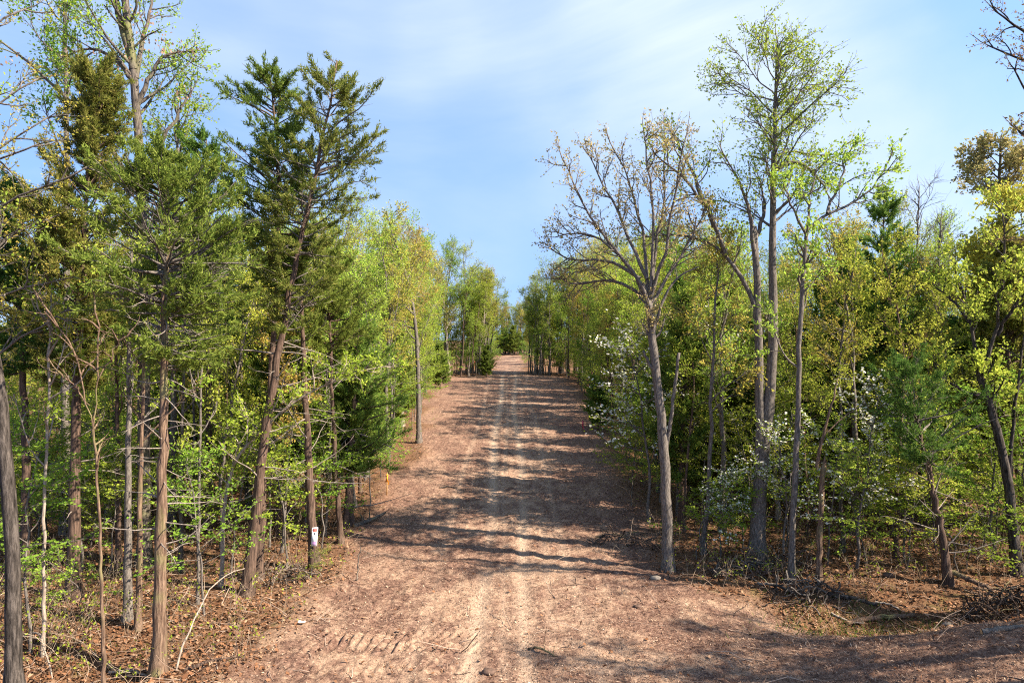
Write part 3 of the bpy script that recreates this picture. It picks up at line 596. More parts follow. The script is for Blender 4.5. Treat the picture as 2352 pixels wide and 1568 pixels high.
hw('maple_tree', [(2320, 1200), (2315, 850), (2310, 460)], 27.0, 0.15, 0.04, B['grey'], L['yellow'],
   'bright golden-yellow maple filling the right edge below the tan oak', auto=16, h0=0.5, limb_len=2.3, nb=8, nt=7, blen=1.2, tlen=0.5, leafsize=0.12, per=11)
for px, top, d_, lb in ((2115, 430, 42.0, 'bare leafless grey tree showing above the thicket right of the cedar spire'), (2165, 505, 38.0, 'shorter bare grey tree, second to show right of the cedar spire')):
    hw('bare_tree', [(px, 1050), (px-4, 800), (px-10, 600), (px-4, top)], d_, 0.15, 0.03, B['grey'], L['bud'], lb, cat='bare tree', auto=10, h0=0.6, limb_len=2.2, nb=7, nt=6, blen=1.2, tlen=0.6, leafsize=0.05, per=1, leafy=0.2)

# ------------------------------------------------------------------ prototype trees, copied along the edges
def proto_hardwood(H, r, limbs, llen, leafsize, per, h0, nb=6, nt=5):
    tp_ = [np.array([0, 0, 0.]), np.array([random.gauss(0, .15), random.gauss(0, .15), H*0.35]), np.array([random.gauss(0, .4), random.gauss(0, .4), H*0.7]), np.array([random.gauss(0, .6), random.gauss(0, .6), H])]
    mt = MB(); tp, tr = trunk_tube(mt, tp_, r, 0.02, n=14, sides=8, wig=0.05)
    mt_ = mt.mesh('trunk', B['oak'], (0, 0, 0), True)
    mc = MB(); S, D, t = spawn(tp[None], limbs, h0, 0.98, 30, 65)
    Ll = llen*(0.6+0.6*rng.random(limbs))*(1.2-0.6*(t-h0)/(1-h0))
    Lp = grow(S, D, Ll, 9, 0.13, 0.07)
    rr = np.maximum(np.interp(t, np.linspace(0, 1, len(tr)), tr)*0.5, 0.015)[:, None]*np.linspace(1, 0.25, 10)[None]
    tubes(mc, Lp, rr, 5, 0)
    limb_branches(mc, mc, Lp, rr, nb, nt, llen*0.42, 0.6, leafsize, per, 1.0, 0.06, m=0, lm=1, sides=3)
    limb_branches(mc, mc, tp[None, -5:], tr[None, -5:], nb, nt, llen*0.4, 0.6, leafsize, per, 1.0, 0.06, m=0, lm=1, sides=3)
    return mt_, mc.mesh('crown', [B['oak'], L['yellowgreen']])
def proto_cedar(H, r, R_, h0):
    tp_ = [np.array([0, 0, 0.]), np.array([random.gauss(0, .1), random.gauss(0, .1), H*0.5]), np.array([random.gauss(0, .2), random.gauss(0, .2), H])]
    mt = MB(); tp, tr = trunk_tube(mt, tp_, r, 0.02, n=12, sides=8, wig=0.03)
    mt_ = mt.mesh('trunk', B['cedar_dark'], (0, 0, 0), True)
    mc = MB(); prof = [(H*h0, R_*0.5, R_*0.5), (H*(h0+0.15), R_, R_), (H*(h0+0.4), R_*0.75, R_*0.75), (H*0.9, R_*0.3, R_*0.3), (H, 0.1, 0.1)]
    conifer_mesh(mc, mc, 0, tp, tr, prof, 0, 130, 6, 24, ln=0.2, w=0.06, m=0, lm=1, sub_len=0.55)
    return mt_, mc.mesh('crown', [B['cedar_dark'], L['cedar']])
def proto_under(H, r, n, blen, leafsize, per, blossom=False):
    tp_ = [np.array([0, 0, 0.]), np.array([random.gauss(0, .15), random.gauss(0, .15), H*0.5]), np.array([random.gauss(0, .4), random.gauss(0, .4), H])]
    mt = MB(); tp, tr = trunk_tube(mt, tp_, r, 0.012, n=10, sides=6, wig=0.04, flare=0.15)
    mt_ = mt.mesh('trunk', B['grey'], (0, 0, 0), True)
    mc = MB(); S, D, t = spawn(tp[None], n, 0.3, 1.0, 50, 85)
    Lp = grow(S, D, blen*(0.5+0.7*rng.random(n))*(1.2-0.6*t), 6, 0.13, 0.03)
    rr = np.full((n, 1), r*0.35)*np.linspace(1, 0.3, 7)[None]
    tubes(mc, Lp, rr, 4, 0)
    S, D, t = spawn(Lp, 7, 0.2, 1, 25, 60, flat=0.75)
    Bp = grow(S, D, blen*0.35*(0.5+rng.random(len(S))), 3, 0.14, 0.02)
    tubes(mc, Bp, np.linspace(0.006, 0.003, 4)[None]*np.ones((len(Bp), 1)), 3, 0)
    pos, dd, _ = spawn(Bp, per, 0.1, 1, 20, 80, flat=0.7)
    pos = pos+rng.normal(size=pos.shape)*np.array([0.05, 0.05, 0.02])
    leaves(mc, pos, dd*np.array([1, 1, 0.4]), leafsize, 1, 0.6)
    mats = [B['grey'], L['lime']]
    if blossom:
        pos, dd, _ = spawn(Bp, int(per*0.85), 0.1, 1, 20, 80, flat=0.7)
        up_ = nrm(rng.normal(size=pos.shape)*0.5+np.array([0, 0, 1.0]))
        pos = pos+np.array([0, 0, 0.04])+rng.normal(size=pos.shape)*0.04
        # four bracts lying flat on top of the sprays
        s = nrm(np.cross(up_, rndu(len(pos)))); w_ = np.cross(up_, s); z_ = 0.045*(0.7+0.6*rng.random((len(pos), 1)))
        V = np.stack([pos+s*z_, pos+w_*z_, pos-s*z_, pos-w_*z_], 1)
        mc.add(V, np.arange(len(pos)*4).reshape(-1, 4), None, 2); mats.append(L['white'])
    return mt_, mc.mesh('crown', mats)

PH = [proto_hardwood(*a) for a in ((12.5, 0.17, 14, 2.7, 0.105, 10, 0.40), (14, 0.19, 15, 2.8, 0.105, 10, 0.46), (11.5, 0.13, 14, 2.2, 0.105, 10, 0.34), (13.2, 0.16, 15, 2.4, 0.105, 10, 0.42), (10.5, 0.11, 13, 2.0, 0.11, 11, 0.26), (12.5, 0.15, 15, 2.3, 0.10, 12, 0.36))]
PT = [proto_hardwood(*a) for a in ((11.5, 0.09, 11, 1.5, 0.115, 11, 0.35, 5, 5), (10, 0.075, 11, 1.4, 0.11, 11, 0.3, 5, 5), (12.5, 0.1, 12, 1.6, 0.115, 10, 0.4, 5, 5))]
PB = [proto_hardwood(11, 0.13, 8, 1.8, 0.1, 0, 0.45, 4, 4), proto_hardwood(9.5, 0.12, 7, 1.6, 0.1, 0, 0.5, 4, 4)]
PC = [proto_cedar(*a) for a in ((9.5, 0.14, 1.7, 0.25), (8, 0.12, 1.9, 0.2), (10.5, 0.15, 1.6, 0.3), (5.5, 0.09, 1.5, 0.1))]
PU = [proto_under(*a) for a in ((4.5, 0.035, 18, 1.9, 0.085, 19), (3.4, 0.03, 17, 1.6, 0.08, 19), (5.5, 0.045, 20, 2.1, 0.085, 20), (2.0, 0.02, 12, 1.0, 0.07, 14))]
PD = [proto_under(*a, blossom=True) for a in ((6.0, 0.06, 20, 2.1, 0.09, 10), (4.6, 0.05, 18, 2.0, 0.09, 10))]
near_ones = []
ANCH = [(30, 'leftmost furrowed oak'), (170, 'bushy bronze cedar'), (240, 'forked sapling'), (365, 'big red cedar'), (478, 'blue-green cedar'), (590, 'leaning cedar'), (715, 'tree with the sign'), (778, 'slim cedar by the sign tree'), (850, 'low drooping cedar'), (960, 'straight yellow-orange oak'),
        (1420, 'gap left of the fan-shaped oak'), (1530, 'fan-shaped oak'), (1640, 'dense cedar beside the twin trunks'), (1745, 'twin trunks'), (1825, 'slender grey tree'), (1890, 'broken snag'), (2030, 'spire-shaped cedar'), (2160, 'left-leaning cedar'), (2300, 'dark crooked tree')]
def put(name, proto, x, y, s, lm, bm, label, cat, group=None, sz=None, tilt=0.04):
    e = root_at(name, (x, y, float(zg(x, y))-0.05)); e.rotation_euler = (random.gauss(0, tilt), random.gauss(0, tilt), random.random()*6.283)
    e.scale = (s, s, sz or s); tag(e, label, cat, group)
    if group and ', near ' in group: near_ones.append((e, x, y, label))
    for nm_, me_, mats in (('trunk', proto[0], [bm]), ('crown', proto[1], [bm, lm])):
        o_ = bpy.data.objects.new(nm_, me_); col.objects.link(o_); o_.parent = e
        for k, m_ in enumerate(mats):
            if m_ is not None: o_.material_slots[k].link = 'OBJECT'; o_.material_slots[k].material = m_
    return e

# named understory plants and dogwoods
def at_px(px, d): return (px-1176)/F*d
for px, d_, ztop, pr, lb in ((1490, 27.5, 7.6, 0, 'white-flowering dogwood left of the fan-shaped oak trunk, upper blossom cloud'), (1560, 29.0, 7.9, 0, 'white dogwood just behind the fan-shaped oak trunk'), (1965, 22.4, 5.9, 0, 'white-flowering dogwood behind the leaning dead grey pole'),
                           (1795, 22.7, 4.4, 1, 'dogwood with white sprays between twin trunks and slender grey tree'), (1655, 23.6, 3.0, 1, 'low green and white dogwood just left of the twin trunks'), (2050, 26.0, 5.2, 1, 'white dogwood before the spire-shaped cedar')):
    x = at_px(px, d_); H = {0: 6.0, 1: 4.6}[pr]
    put('dogwood_tree', PD[pr], x, d_, (ztop-float(zg(x, d_)))/H, L['green'], B['grey'], lb, 'dogwood')
for px, d_, H, lmn, lb in ((70, 16.5, 5.2, 'lime', 'bright lime sapling at the far left, beside the furrowed oak'), (185, 18.5, 1.7, 'lime', 'small lime seedling bush at the foot of the bronze cedar'), (470, 18.6, 4.4, 'lime', 'lime-leaved sapling right of the big red cedar trunk'), (530, 21.5, 5.0, 'lime', 'bright lime sapling left of the leaning cedar trunk'),
                         (655, 22.0, 4.6, 'lime', 'lime sapling between leaning cedar and sign tree'), (620, 24.5, 5.5, 'lime', 'taller lime sapling behind the leaning cedar'), (850, 29.5, 4.3, 'yellowgreen', 'yellow-green sapling behind the low drooping cedar'), (1600, 23.5, 2.6, 'lime', 'green seedling beside the fan-shaped oak base'), (1450, 30.0, 4.2, 'green', 'green sapling overhanging the right edge of the clearing'),
                         (2080, 22.8, 4.4, 'lime', 'lime sapling behind the left-leaning dark cedar'), (2200, 21.5, 2.6, 'green', 'leafy green bush right of the left-leaning cedar'), (1900, 22.5, 4.8, 'yellowgreen', 'yellow-leaved sapling around the broken snag'), (1720, 26, 4.6, 'yellowgreen', 'yellow-green sapling behind the twin trunks'), (1990, 23.2, 3.6, 'lime', 'lime sapling right of the snag'), (2290, 23.5, 4.0, 'lime', 'lime sapling behind the dark crooked tree')):
    x = at_px(px, d_); k = min(range(4), key=lambda q: abs((4.5, 3.4, 5.5, 2.0)[q]-H))
    put('sapling', PU[k], x, d_, H/(4.5, 3.4, 5.5, 2.0)[k], L[lmn], B['grey'], lb, 'sapling')
for px, d_, H, lb in ((1375, 47, 3.6, 'small green cedar at the right edge halfway up the clearing'), (1118, 80, 3.7, 'little green cedar at the far left end of the wide clearing'), (1012, 70, 4.4, 'dark little cedar on the far left edge of the clearing'), (1180, 158, 6.6, 'dark cedar closing the far end of the track'), (1160, 162, 6.0, 'dark cedar left of the far end of the track'), (1215, 160, 6.0, 'dark cedar right of the far end of the track')):
    put('cedar_tree', PC[3], at_px(px, d_), d_, H/5.5, L['cedar'], B['cedar_dark'], lb, 'cedar tree')

# rows along both edges
rs = random.Random(5)
placed = []
def free(x, y, md):
    for (a, b_) in placed:
        if (a-x)**2+(b_-y)**2 < md*md: return False
    placed.append((x, y)); return True
def inview(x, y): return abs(x) < 0.79*y+3
def scatter(n, y0, y1, depth, fn, md, side, tries=4000, first=0.3):
    k = 0
    for _ in range(tries):
        if k >= n: break
        y = y0+(y1-y0)*rs.random()**1.15; off = first+depth*rs.random()**1.4
        x = edgeL(y)-off if side < 0 else edgeR(y)+off
        if y < 24 and abs(x) < 12.5: continue
        if not inview(x, y) or not free(x, y, md): continue
        fn(x, y, side, off); k += 1
def where(side, y): return ('left' if side < 0 else 'right', 'near' if y < 42 else 'far')
HL = {'yellowgreen': 'yellow-green', 'orange': 'tan-orange', 'green': 'fresh green', 'lime': 'lime green', 'yellow': 'golden yellow'}
def tall(x, y, side, off):
    r = rs.random()
    lm = ('yellowgreen' if r < 0.55 else 'orange' if r < 0.72 else 'green' if r < 0.94 else 'yellow') if y > 40 else ('yellowgreen' if r < 0.52 else 'green' if r < 0.88 else 'yellow' if r < 0.95 else 'orange')
    p = rs.choice(PH); s = rs.uniform(0.78, 1.02) if y < 45 else rs.uniform(0.82, 1.2) if y < 84 else min(1.22, rs.uniform(0.82, 0.98)+0.045*off) if y < 93 else rs.uniform(0.78, 1.0)
    if side > 0 and y < 45: s *= 0.88
    sd, nf = where(side, y)
    put('hardwood_tree', p, x, y, s, L[lm], B[rs.choice(['grey', 'oak', 'grey', 'pale'])], f'{HL[lm]} hardwood in the woods {"beside the near" if nf == "near" else "along the far"} {sd} edge of the clearing', 'tree', f'{HL[lm]} hardwoods, {nf} {sd} woods')
def thin(x, y, side, off):
    r = rs.random(); lm = 'yellowgreen' if r < 0.55 else 'green' if r < 0.8 else 'orange'
    sd, nf = where(side, y)
    put('pole_tree', rs.choice(PT), x, y, rs.uniform(0.75, 1.05), L[lm], B[rs.choice(['grey', 'oak', 'cedar_dark', 'grey'])], f'thin-stemmed {HL[lm]} tree in the woods {"beside the near" if nf == "near" else "along the far"} {sd} edge of the clearing', 'tree', f'thin {HL[lm]} trees, {nf} {sd} woods')
def ced(x, y, side, off):
    sd, nf = where(side, y); p = rs.choice(PC)
    put('cedar_tree', p, x, y, rs.uniform(0.75, 1.1), L[rs.choice(['cedar', 'cedar', 'cedar', 'bronze'])], B['cedar_dark'], f'dark evergreen cedar in the woods {"beside the near" if nf == "near" else "along the far"} {sd} edge of the clearing', 'cedar tree', f'woodland cedars, {nf} {sd} woods')
def und(x, y, side, off):
    r = rs.random(); lm = 'lime' if r < (0.6 if side < 0 else 0.45) else 'yellowgreen' if r < 0.8 else 'green'
    sd, nf = where(side, y)
    k = rs.randrange(4); nm = 'bush' if k in (1, 3) else 'sapling'  # the lower sapling shapes go under the name bush
    put(nm, PU[k], x, y, rs.uniform(0.7, 1.2)*(1.3 if k == 3 else 1), L[lm], B['grey'], f'{HL[lm]} understory {nm} {"in the near" if nf == "near" else "along the far"} {sd} woods', nm, HL[lm]+(' bushes' if nm == 'bush' else ' saplings')+f', {nf} {sd} woods')
scatter(10, 25, 45, 12, ced, 2.0, -1, first=0.6)
scatter(15, 25, 45, 16, ced, 1.9, 1, first=2.2)
for side in (-1, 1):
    scatter(28 if side < 0 else 38, 26, 50, 22, tall, 2.2, side, first=1.0 if side < 0 else 1.8)
    scatter(50 if side < 0 else 40, 46, 83, 14, tall, 2.2, side, first=0.2 if side < 0 else 1.2)
    scatter(14, 46, 84, 34, tall, 3.0, side, first=14)
    scatter(28, 23, 50, 14, thin, 1.4, side, first=0.8)
    scatter(30, 45, 83, 5, thin, 1.2, side, first=0.1)
    scatter(8, 45, 83, 9, ced, 1.8, side, first=0.8)
    scatter(95, 21.5, 50, 14, und, 1.0, side, first=0.4)
    scatter(30, 28, 58, 20, und, 1.6, side, first=13)
    scatter(16, 28, 58, 16, tall, 2.4, side, first=18)
    scatter(9, 28, 56, 18, ced, 2.4, side, first=15)
    scatter(36, 48, 83, 5, und, 1.1, side, first=0.0)
    scatter(34, 56, 92, 13, und, 1.3, side, first=2.5)
    scatter(19, 84, 92, 10, tall, 1.5, side, first=0.5)
    scatter(8, 84, 90, 7, thin, 1.0, side, first=0.1)
    scatter(20, 83.5, 90, 7, und, 0.8, side, first=0.2)
    scatter(14, 92, 150, 8, tall, 2.4, side, first=0.6)
    scatter(10, 92, 150, 3, und, 1.5, side, first=0.2)
for k in range(30):
    x, y = rs.uniform(-9, 9), rs.uniform(156.5, 160)
    if abs(x) > 3.2 or y > 158.5: put('sapling', rs.choice(PU[:3]), x, y, rs.uniform(0.9, 1.5), L[rs.choice(['yellowgreen', 'green', 'green'])], B['grey'], 'leafy sapling thicket plant across the far end of the track', 'sapling', 'saplings across the far end of the track')
for k in range(70):
    x, y = (-10+20*(k % 23)/22.0+rs.uniform(-.4, .4), 161+4*(k//23)+rs.uniform(-1, 1)) if k < 69 else (0, 185)
    if free(x, y, 0.7):
        if k % 3 or k > 40:
            lm = rs.choice(['yellowgreen', 'yellow', 'green', 'yellowgreen', 'orange'])
            put('hardwood_tree', rs.choice(PH), x, y, rs.uniform(0.8, 1.0), L[lm], B['grey'], f'{HL[lm]} hardwood closing the view at the far end of the track', 'tree', f'{HL[lm]} hardwoods at the end of the track')
        else:
            put('cedar_tree', rs.choice(PC), x, y, rs.uniform(0.45, 0.75), L['cedar_dark'], B['cedar_dark'], 'dark evergreen cedar closing the view at the far end of the track', 'cedar tree', 'cedars at the end of the track')
# trees beside the viewpoint on the right: outside the frame, they throw the long shadows over the foreground
for x, y, s in ((21.5, 16.2, 0.95), (17.8, 13.4, 0.85), (19.5, 11.9, 0.95), (14.6, 11.6, 0.75), (12.4, 9.6, 0.7), (20, 9.3, 1.0), (24, 11.5, 1.0), (28, 14, 1.0), (20, 4, 1.0)):
    put('hardwood_tree', rs.choice(PH), x, y, s, L['yellowgreen'], B['oak'], 'yellow-green hardwood standing just outside the right edge of the view', 'tree', 'hardwoods just outside the right edge')

for k, (x, y) in enumerate(((11.2, 9.9), (12.9, 11.2), (14.6, 12.9), (12.2, 8.6), (17.6, 14.6), (15.0, 10.2), (18.6, 12.4), (10.4, 8.9), (21.0, 17.5))):
    put('bare_tree', PB[k % 2], x, y, 0.9+0.1*(k % 3), L['bud'], B['grey'], 'slim leafless tree standing just outside the right edge of the view', 'bare tree', 'leafless trees just outside the right edge')
# ------------------------------------------------------------------ litter, chips, twigs and undergrowth that nobody could count
def samp(n, y0, y1, wide=0.8, power=1.0):
    u = rng.random(n)
    y = 1/((1-u)/y0+u/y1) if power == 1 else y0+(y1-y0)*u
    x = (rng.random(n)*2-1)*(wide*y+2)
    return x, y
def clearf(x, y):
    w_ = (fbm(x*0.35, y*0.35, 9, 3)-0.5)*3.2
    return sst(-0.8, 1.2, x-edgeL(y)+w_)*sst(-0.8, 1.2, edgeR(y)-x+w_)
def flakes(mb, x, y, ln, wd, tilt, curl, lift):
    n = len(x); a = rng.random(n)*2*np.pi
    p = np.stack([x, y, gz(x, y)+lift*rng.random(n)], 1)
    e = rng.normal(size=n)*tilt
    d = np.stack([np.cos(a)*np.cos(e), np.sin(a)*np.cos(e), np.abs(np.sin(e))], 1)
    s_ = np.stack([-np.sin(a), np.cos(a), rng.normal(size=n)*tilt*0.6], 1)
    l = (ln*(0.4+1.1*rng.random(n)**1.5))[:, None]; w_ = (wd*(0.5+rng.random(n)))[:, None]
    up_ = np.array([0, 0, 1.0])*curl*l*rng.random((n, 1))
    V = np.stack([p-s_*w_*0.5, p+d*l*0.5-s_*w_*0.6+up_, p+d*l, p+d*l*0.5+s_*w_*0.6+up_*0.6], 1)
    mb.add(V, np.arange(n*4).reshape(-1, 4))
chip_m = leaf('wood_chips', [(0.07, 0.038, 0.027), (0.17, 0.098, 0.068), (0.27, 0.17, 0.115), (0.10, 0.056, 0.038), (0.50, 0.37, 0.27), (0.14, 0.08, 0.055)], 0.0, 0.0)
litter_m = leaf('leaf_litter', [(0.05, 0.025, 0.015), (0.14, 0.07, 0.035), (0.24, 0.13, 0.068), (0.19, 0.10, 0.052), (0.36, 0.24, 0.15), (0.10, 0.052, 0.028)], 0.15, 0.0)
x, y = samp(150000, 12.5, 60); k = rng.random(len(x)) < clearf(x, y)*(0.25+0.75*fbm(x*0.5, y*0.5, 91, 3))*np.where((x > -5.6) & (x < -0.5) & (y < 17.6) & (y > 14.8), 0.35, 1); x, y = x[k], y[k]
mb = MB(); flakes(mb, x, y, 0.075, 0.015, 0.35, 0.15, 0.025)
tag(link('wood_chips', mb.mesh('wood_chips', chip_m)), kind='stuff')
x, y = samp(110000, 12.5, 60); k = rng.random(len(x)) < (1-0.985*clearf(x, y)); x, y = x[k], y[k]
mb = MB(); flakes(mb, x, y, 0.10, 0.06, 0.45, 0.3, 0.03)
tag(link('leaf_litter', mb.mesh('leaf_litter', litter_m)), kind='stuff')
x, y = samp(5200, 12.6, 50); k = rng.random(len(x)) < (1-0.8*clearf(x, y)); x, y = x[k], y[k]; n = len(x)
a = rng.random(n)*2*np.pi; e = np.abs(rng.normal(size=n))*0.18
g = grow(np.stack([x, y, gz(x, y)+0.02], 1), np.stack([np.cos(a), np.sin(a), e], 1), 0.25+1.1*rng.random(n)**2, 4, 0.18, 0.0)
g[:, :, 2] = np.maximum(g[:, :, 2], gz(g[:, :, 0].ravel(), g[:, :, 1].ravel()).reshape(g.shape[:2])+0.012)
twig_m = leaf('twig_wood', [(0.10, 0.07, 0.05), (0.20, 0.14, 0.10), (0.34, 0.27, 0.21), (0.14, 0.095, 0.07), (0.42, 0.33, 0.25)], 0.0, 0.0)
mb = MB(); tubes(mb, g, (0.004+0.011*rng.random(n)**2)[:, None]*np.linspace(1, 0.5, 5)[None], 4)
tag(link('fallen_twigs', mb.mesh('fallen_twigs', twig_m)), kind='stuff')
# upright brittle stems, briars and their few leaves on the forest floor
x, y = samp(5200, 15, 55); c_ = clearf(x, y); k = (rng.random(len(x)) < (1-c_)*(0.35+fbm(x*0.4, y*0.4, 61, 2))) & (y > 15.5) & ~((x > 5) & (y < 20.6)); x, y = x[k], y[k]; n = len(x)
a = rng.random(n)*2*np.pi
g = grow(np.stack([x, y, gz(x, y)-0.03], 1), np.stack([np.cos(a)*0.4, np.sin(a)*0.4, np.ones(n)], 1), 0.4+1.7*rng.random(n)**1.6, 5, 0.2, 0.0, 0.25)
mb = MB(); tubes(mb, g, (0.003+0.006*rng.random(n)**2)[:, None]*np.linspace(1, 0.4, 6)[None], 3)
S, D, t_ = spawn(g, 3, 0.4, 1.0, 25, 60); tw = grow(S, D, 0.15+0.4*rng.random(len(S)), 3, 0.2, 0.02)
tubes(mb, tw, np.linspace(0.0035, 0.002, 4)[None]*np.ones((len(tw), 1)), 3)
ml = MB(); pick = tw[rng.random(len(tw)) < 0.55]; twig_leaves(ml, pick, 0.9, 0.075, 3, 0)
tag(link('undergrowth', mb.mesh('undergrowth', twig_m)), kind='stuff')
tag(link('undergrowth_leaves', ml.mesh('undergrowth_leaves', L['green'])), kind='stuff')
# thin green grass in the ditch
n = 1200; x = rng.normal(size=n)*1.3+9.6; y = rng.normal(size=n)*0.8+19.0
a = rng.random(n)*6.283
p = np.stack([x, y, gz(x, y)], 1); d = nrm(np.stack([np.cos(a)*0.6, np.sin(a)*0.6, np.ones(n)], 1))
mb = MB(); slivers(mb, p, d, 0.16, 0.02); tag(link('grass', mb.mesh('grass', leaf('grass_blade', [(0.06, 0.09, 0.02), (0.12, 0.17, 0.03), (0.20, 0.19, 0.07)], 0.3, 0.0))), kind='stuff')

# ------------------------------------------------------------------ logs, poles, piles, stones
def G(px, py): d_ = base_depth(px, py); x = at_px(px, d_); return np.array([x, d_, float(gz(x, d_))])
def rod(name, pts, r0, r1, m_, label, cat, sides=9, n=12, wig=0.02, twigs=0, lift=0.5):
    p = resample(np.array(pts), n, wig); p[:, 2] += r0*lift
    base = p[0].copy(); mb = MB(); r = np.linspace(r0, r1, n)
    tubes(mb, p, r, sides, 0, rough=0.22)
    e = -p[0]*0; mb.add(p[0]+0*p[:1], None, None) if False else None
    o_ = link(name, mb.mesh(name, m_, base, True), None, base); tag(o_, label, cat)
    # sawn or broken face closing the near end
    a_ = nrm(p[0]-p[1]); s_ = nrm(np.cross(a_, [0, 0.3, 1.0])); w_ = np.cross(a_, s_); an = np.linspace(0, 2*np.pi, 9)[:-1]
    ring = p[0]+a_*0.01+r0*0.97*(np.cos(an)[:, None]*s_+np.sin(an)[:, None]*w_)
    mb = MB(); mb.add(np.vstack([p[0]+a_*(0.02+r0*0.25), ring]), None, [[0, i_+1, (i_+1) % 8+1] for i_ in range(8)])
    link('broken_end', mb.mesh('broken_end', wood_m, base), o_)
    for _ in range(twigs):
        k_ = random.randint(3, n-1); D_ = rng.normal(size=3)*[1, 1, 0.5]+[0, 0, 0.5]
        gq = grow(p[k_][None], D_[None], np.array([random.uniform(0.3, 0.9)]), 4, 0.15, 0.0)
        mb = MB(); tubes(mb, gq, np.linspace(r1*0.6, 0.004, 5)[None], 4); link('side_branch', mb.mesh('side_branch', m_, base, True), o_)
    return o_
wood_m = plain('broken_wood', (0.50, 0.30, 0.15), 0.85, 0.3, 30)
stone_m = plain('stone', (0.17, 0.15, 0.13), 0.9, 0.25, 12)
up = lambda p, h: p+np.array([0, 0, h])
rod('fallen_log', [G(1945, 1432), up(G(2010, 1420), .03), G(2100, 1407)], 0.085, 0.06, B['cedar'], 'long brown barkless log lying at the front lip of the ditch', 'log', twigs=2)
rod('fallen_log', [G(1868, 1358), G(1930, 1370), G(2015, 1388)], 0.085, 0.05, B['oak_dark'], 'dark log across the back of the ditch behind the barkless brown log', 'log', twigs=1)
rod('fallen_pole', [G(2010, 1380), up(G(2040, 1386), .06), G(2068, 1396)], 0.03, 0.02, B['pale'], 'thin pale pole poking out of the end of the dark log', 'pole')
rod('fallen_log', [up(G(2165, 1340), .35), up(G(2215, 1352), .3), up(G(2275, 1368), .2)], 0.085, 0.07, B['cedar'], 'smooth brown log resting on the root heap by the left-leaning cedar', 'log', twigs=1)
rod('fallen_log', [G(2255, 1458), G(2300, 1450), G(2350, 1442)], 0.07, 0.06, B['grey'], 'short grey log half buried below the root heap', 'log')
rod('fallen_log', [G(813, 1212), up(G(850, 1202), .1), up(G(886, 1189), .18)], 0.09, 0.05, B['oak'], 'grey log at the left edge of the clearing beside the low cedar', 'log', twigs=4)
rod('fallen_branch', [up(G(405, 1536), 0), P(440, 1440, 16.2), P(465, 1380, 16.8), P(500, 1325, 17.4), P(562, 1306, 18)], 0.026, 0.010, B['pale'], 'long pale stick leaning up to the right of the big red cedar base', 'branch', twigs=4)
rod('fallen_branch', [G(425, 1543), up(G(490, 1535), .05), G(560, 1528)], 0.05, 0.03, B['cedar_dark'], 'dark bent branch on the soil right of the big red cedar base', 'branch', twigs=3)
rod('fallen_branch', [G(1215, 1488), up(G(1240, 1496), .1), G(1275, 1508)], 0.035, 0.015, B['cedar'], 'orange-brown root stick lying on the track near the bottom', 'branch', twigs=4)
rod('fallen_branch', [G(1740, 1345), up(G(1790, 1352), .1), G(1830, 1368)], 0.05, 0.02, B['grey'], 'grey branch at the front of the brush pile', 'branch', twigs=4)
rod('fallen_branch', [G(1650, 1308), up(G(1690, 1325), .15), G(1740, 1340)], 0.045, 0.02, B['oak'], 'brown curved branch left of the brush pile', 'branch', twigs=4)
rod('fallen_branch', [G(1910, 1410), up(G(1950, 1432), .05), up(G(1985, 1440), .1)], 0.035, 0.015, B['pale'], 'forked pale root in the sunlit patch left of the barkless brown log', 'branch', twigs=5)
rod('fallen_branch', [G(40, 1465), up(G(90, 1490), .5), G(120, 1560)], 0.025, 0.015, B['pale'], 'thin arched branch beside the leftmost furrowed oak', 'branch', twigs=2)
rod('fallen_branch', [G(250, 1545), up(G(300, 1540), .08), G(345, 1548)], 0.03, 0.015, B['pale'], 'pale branch on the leaves between forked sapling and big red cedar', 'branch', twigs=3)
rod('fallen_branch', [G(1010, 1120), up(G(1030, 1119), .05), G(1050, 1122)], 0.04, 0.02, B['oak_dark'], 'small dark stick on the clearing level with the survey stake', 'branch')
rod('broken_stem', [G(820, 1335), P(823, 1290, 21.6), P(828, 1255, 21.7)], 0.022, 0.014, B['oak'], 'short broken grey stem at the clearing edge right of the sign tree', 'stem', twigs=5)
def heap(name, part, c, rx, ry, h, n, r_, ln_, mats_, label, cat):
    rt = root_at(name, c); tag(rt, label, cat)
    pool = []
    for k_ in range(14):
        gq = grow(np.zeros((1, 3)), np.array([[1, 0, 0.1]]), np.array([ln_*random.uniform(0.5, 1.3)]), 8, 0.28, 0.0)
        gq -= gq.mean(axis=1, keepdims=True)
        mb = MB(); tubes(mb, gq, np.linspace(r_, r_*0.35, 9)[None]*random.uniform(0.4, 1.2), 5, 0, rough=0.2); pool.append(mb.mesh(part, mats_[k_ % len(mats_)], smooth=True))
    for k_ in range(n):
        a_ = random.random()*6.283; q = math.sqrt(random.random())
        x_, y_ = rx*q*math.cos(a_), ry*q*math.sin(a_)
        z_ = float(gz(c[0]+x_, c[1]+y_))-c[2]+h*(1-q*q)*random.random()+0.06
        o_ = bpy.data.objects.new(part, random.choice(pool)); col.objects.link(o_); o_.parent = rt; o_.location = (x_, y_, z_)
        o_.rotation_euler = (random.random()*6.3, random.gauss(0, 0.4), random.random()*6.3)
    return rt
c_ = G(1745, 1315); heap('brush_pile', 'stick', c_, 1.8, 0.9, 0.6, 110, 0.03, 1.2, [B['oak'], B['cedar_dark'], B['grey'], B['cedar']], 'tangled brown brush pile in front of the twin trunks', 'brush pile')
c_ = G(2345, 1415); heap('root_heap', 'root', c_, 1.6, 0.9, 0.8, 200, 0.03, 1.1, [B['cedar_dark'], B['cedar'], B['oak_dark']], 'heap of torn reddish roots at the right edge on the bank', 'root heap')
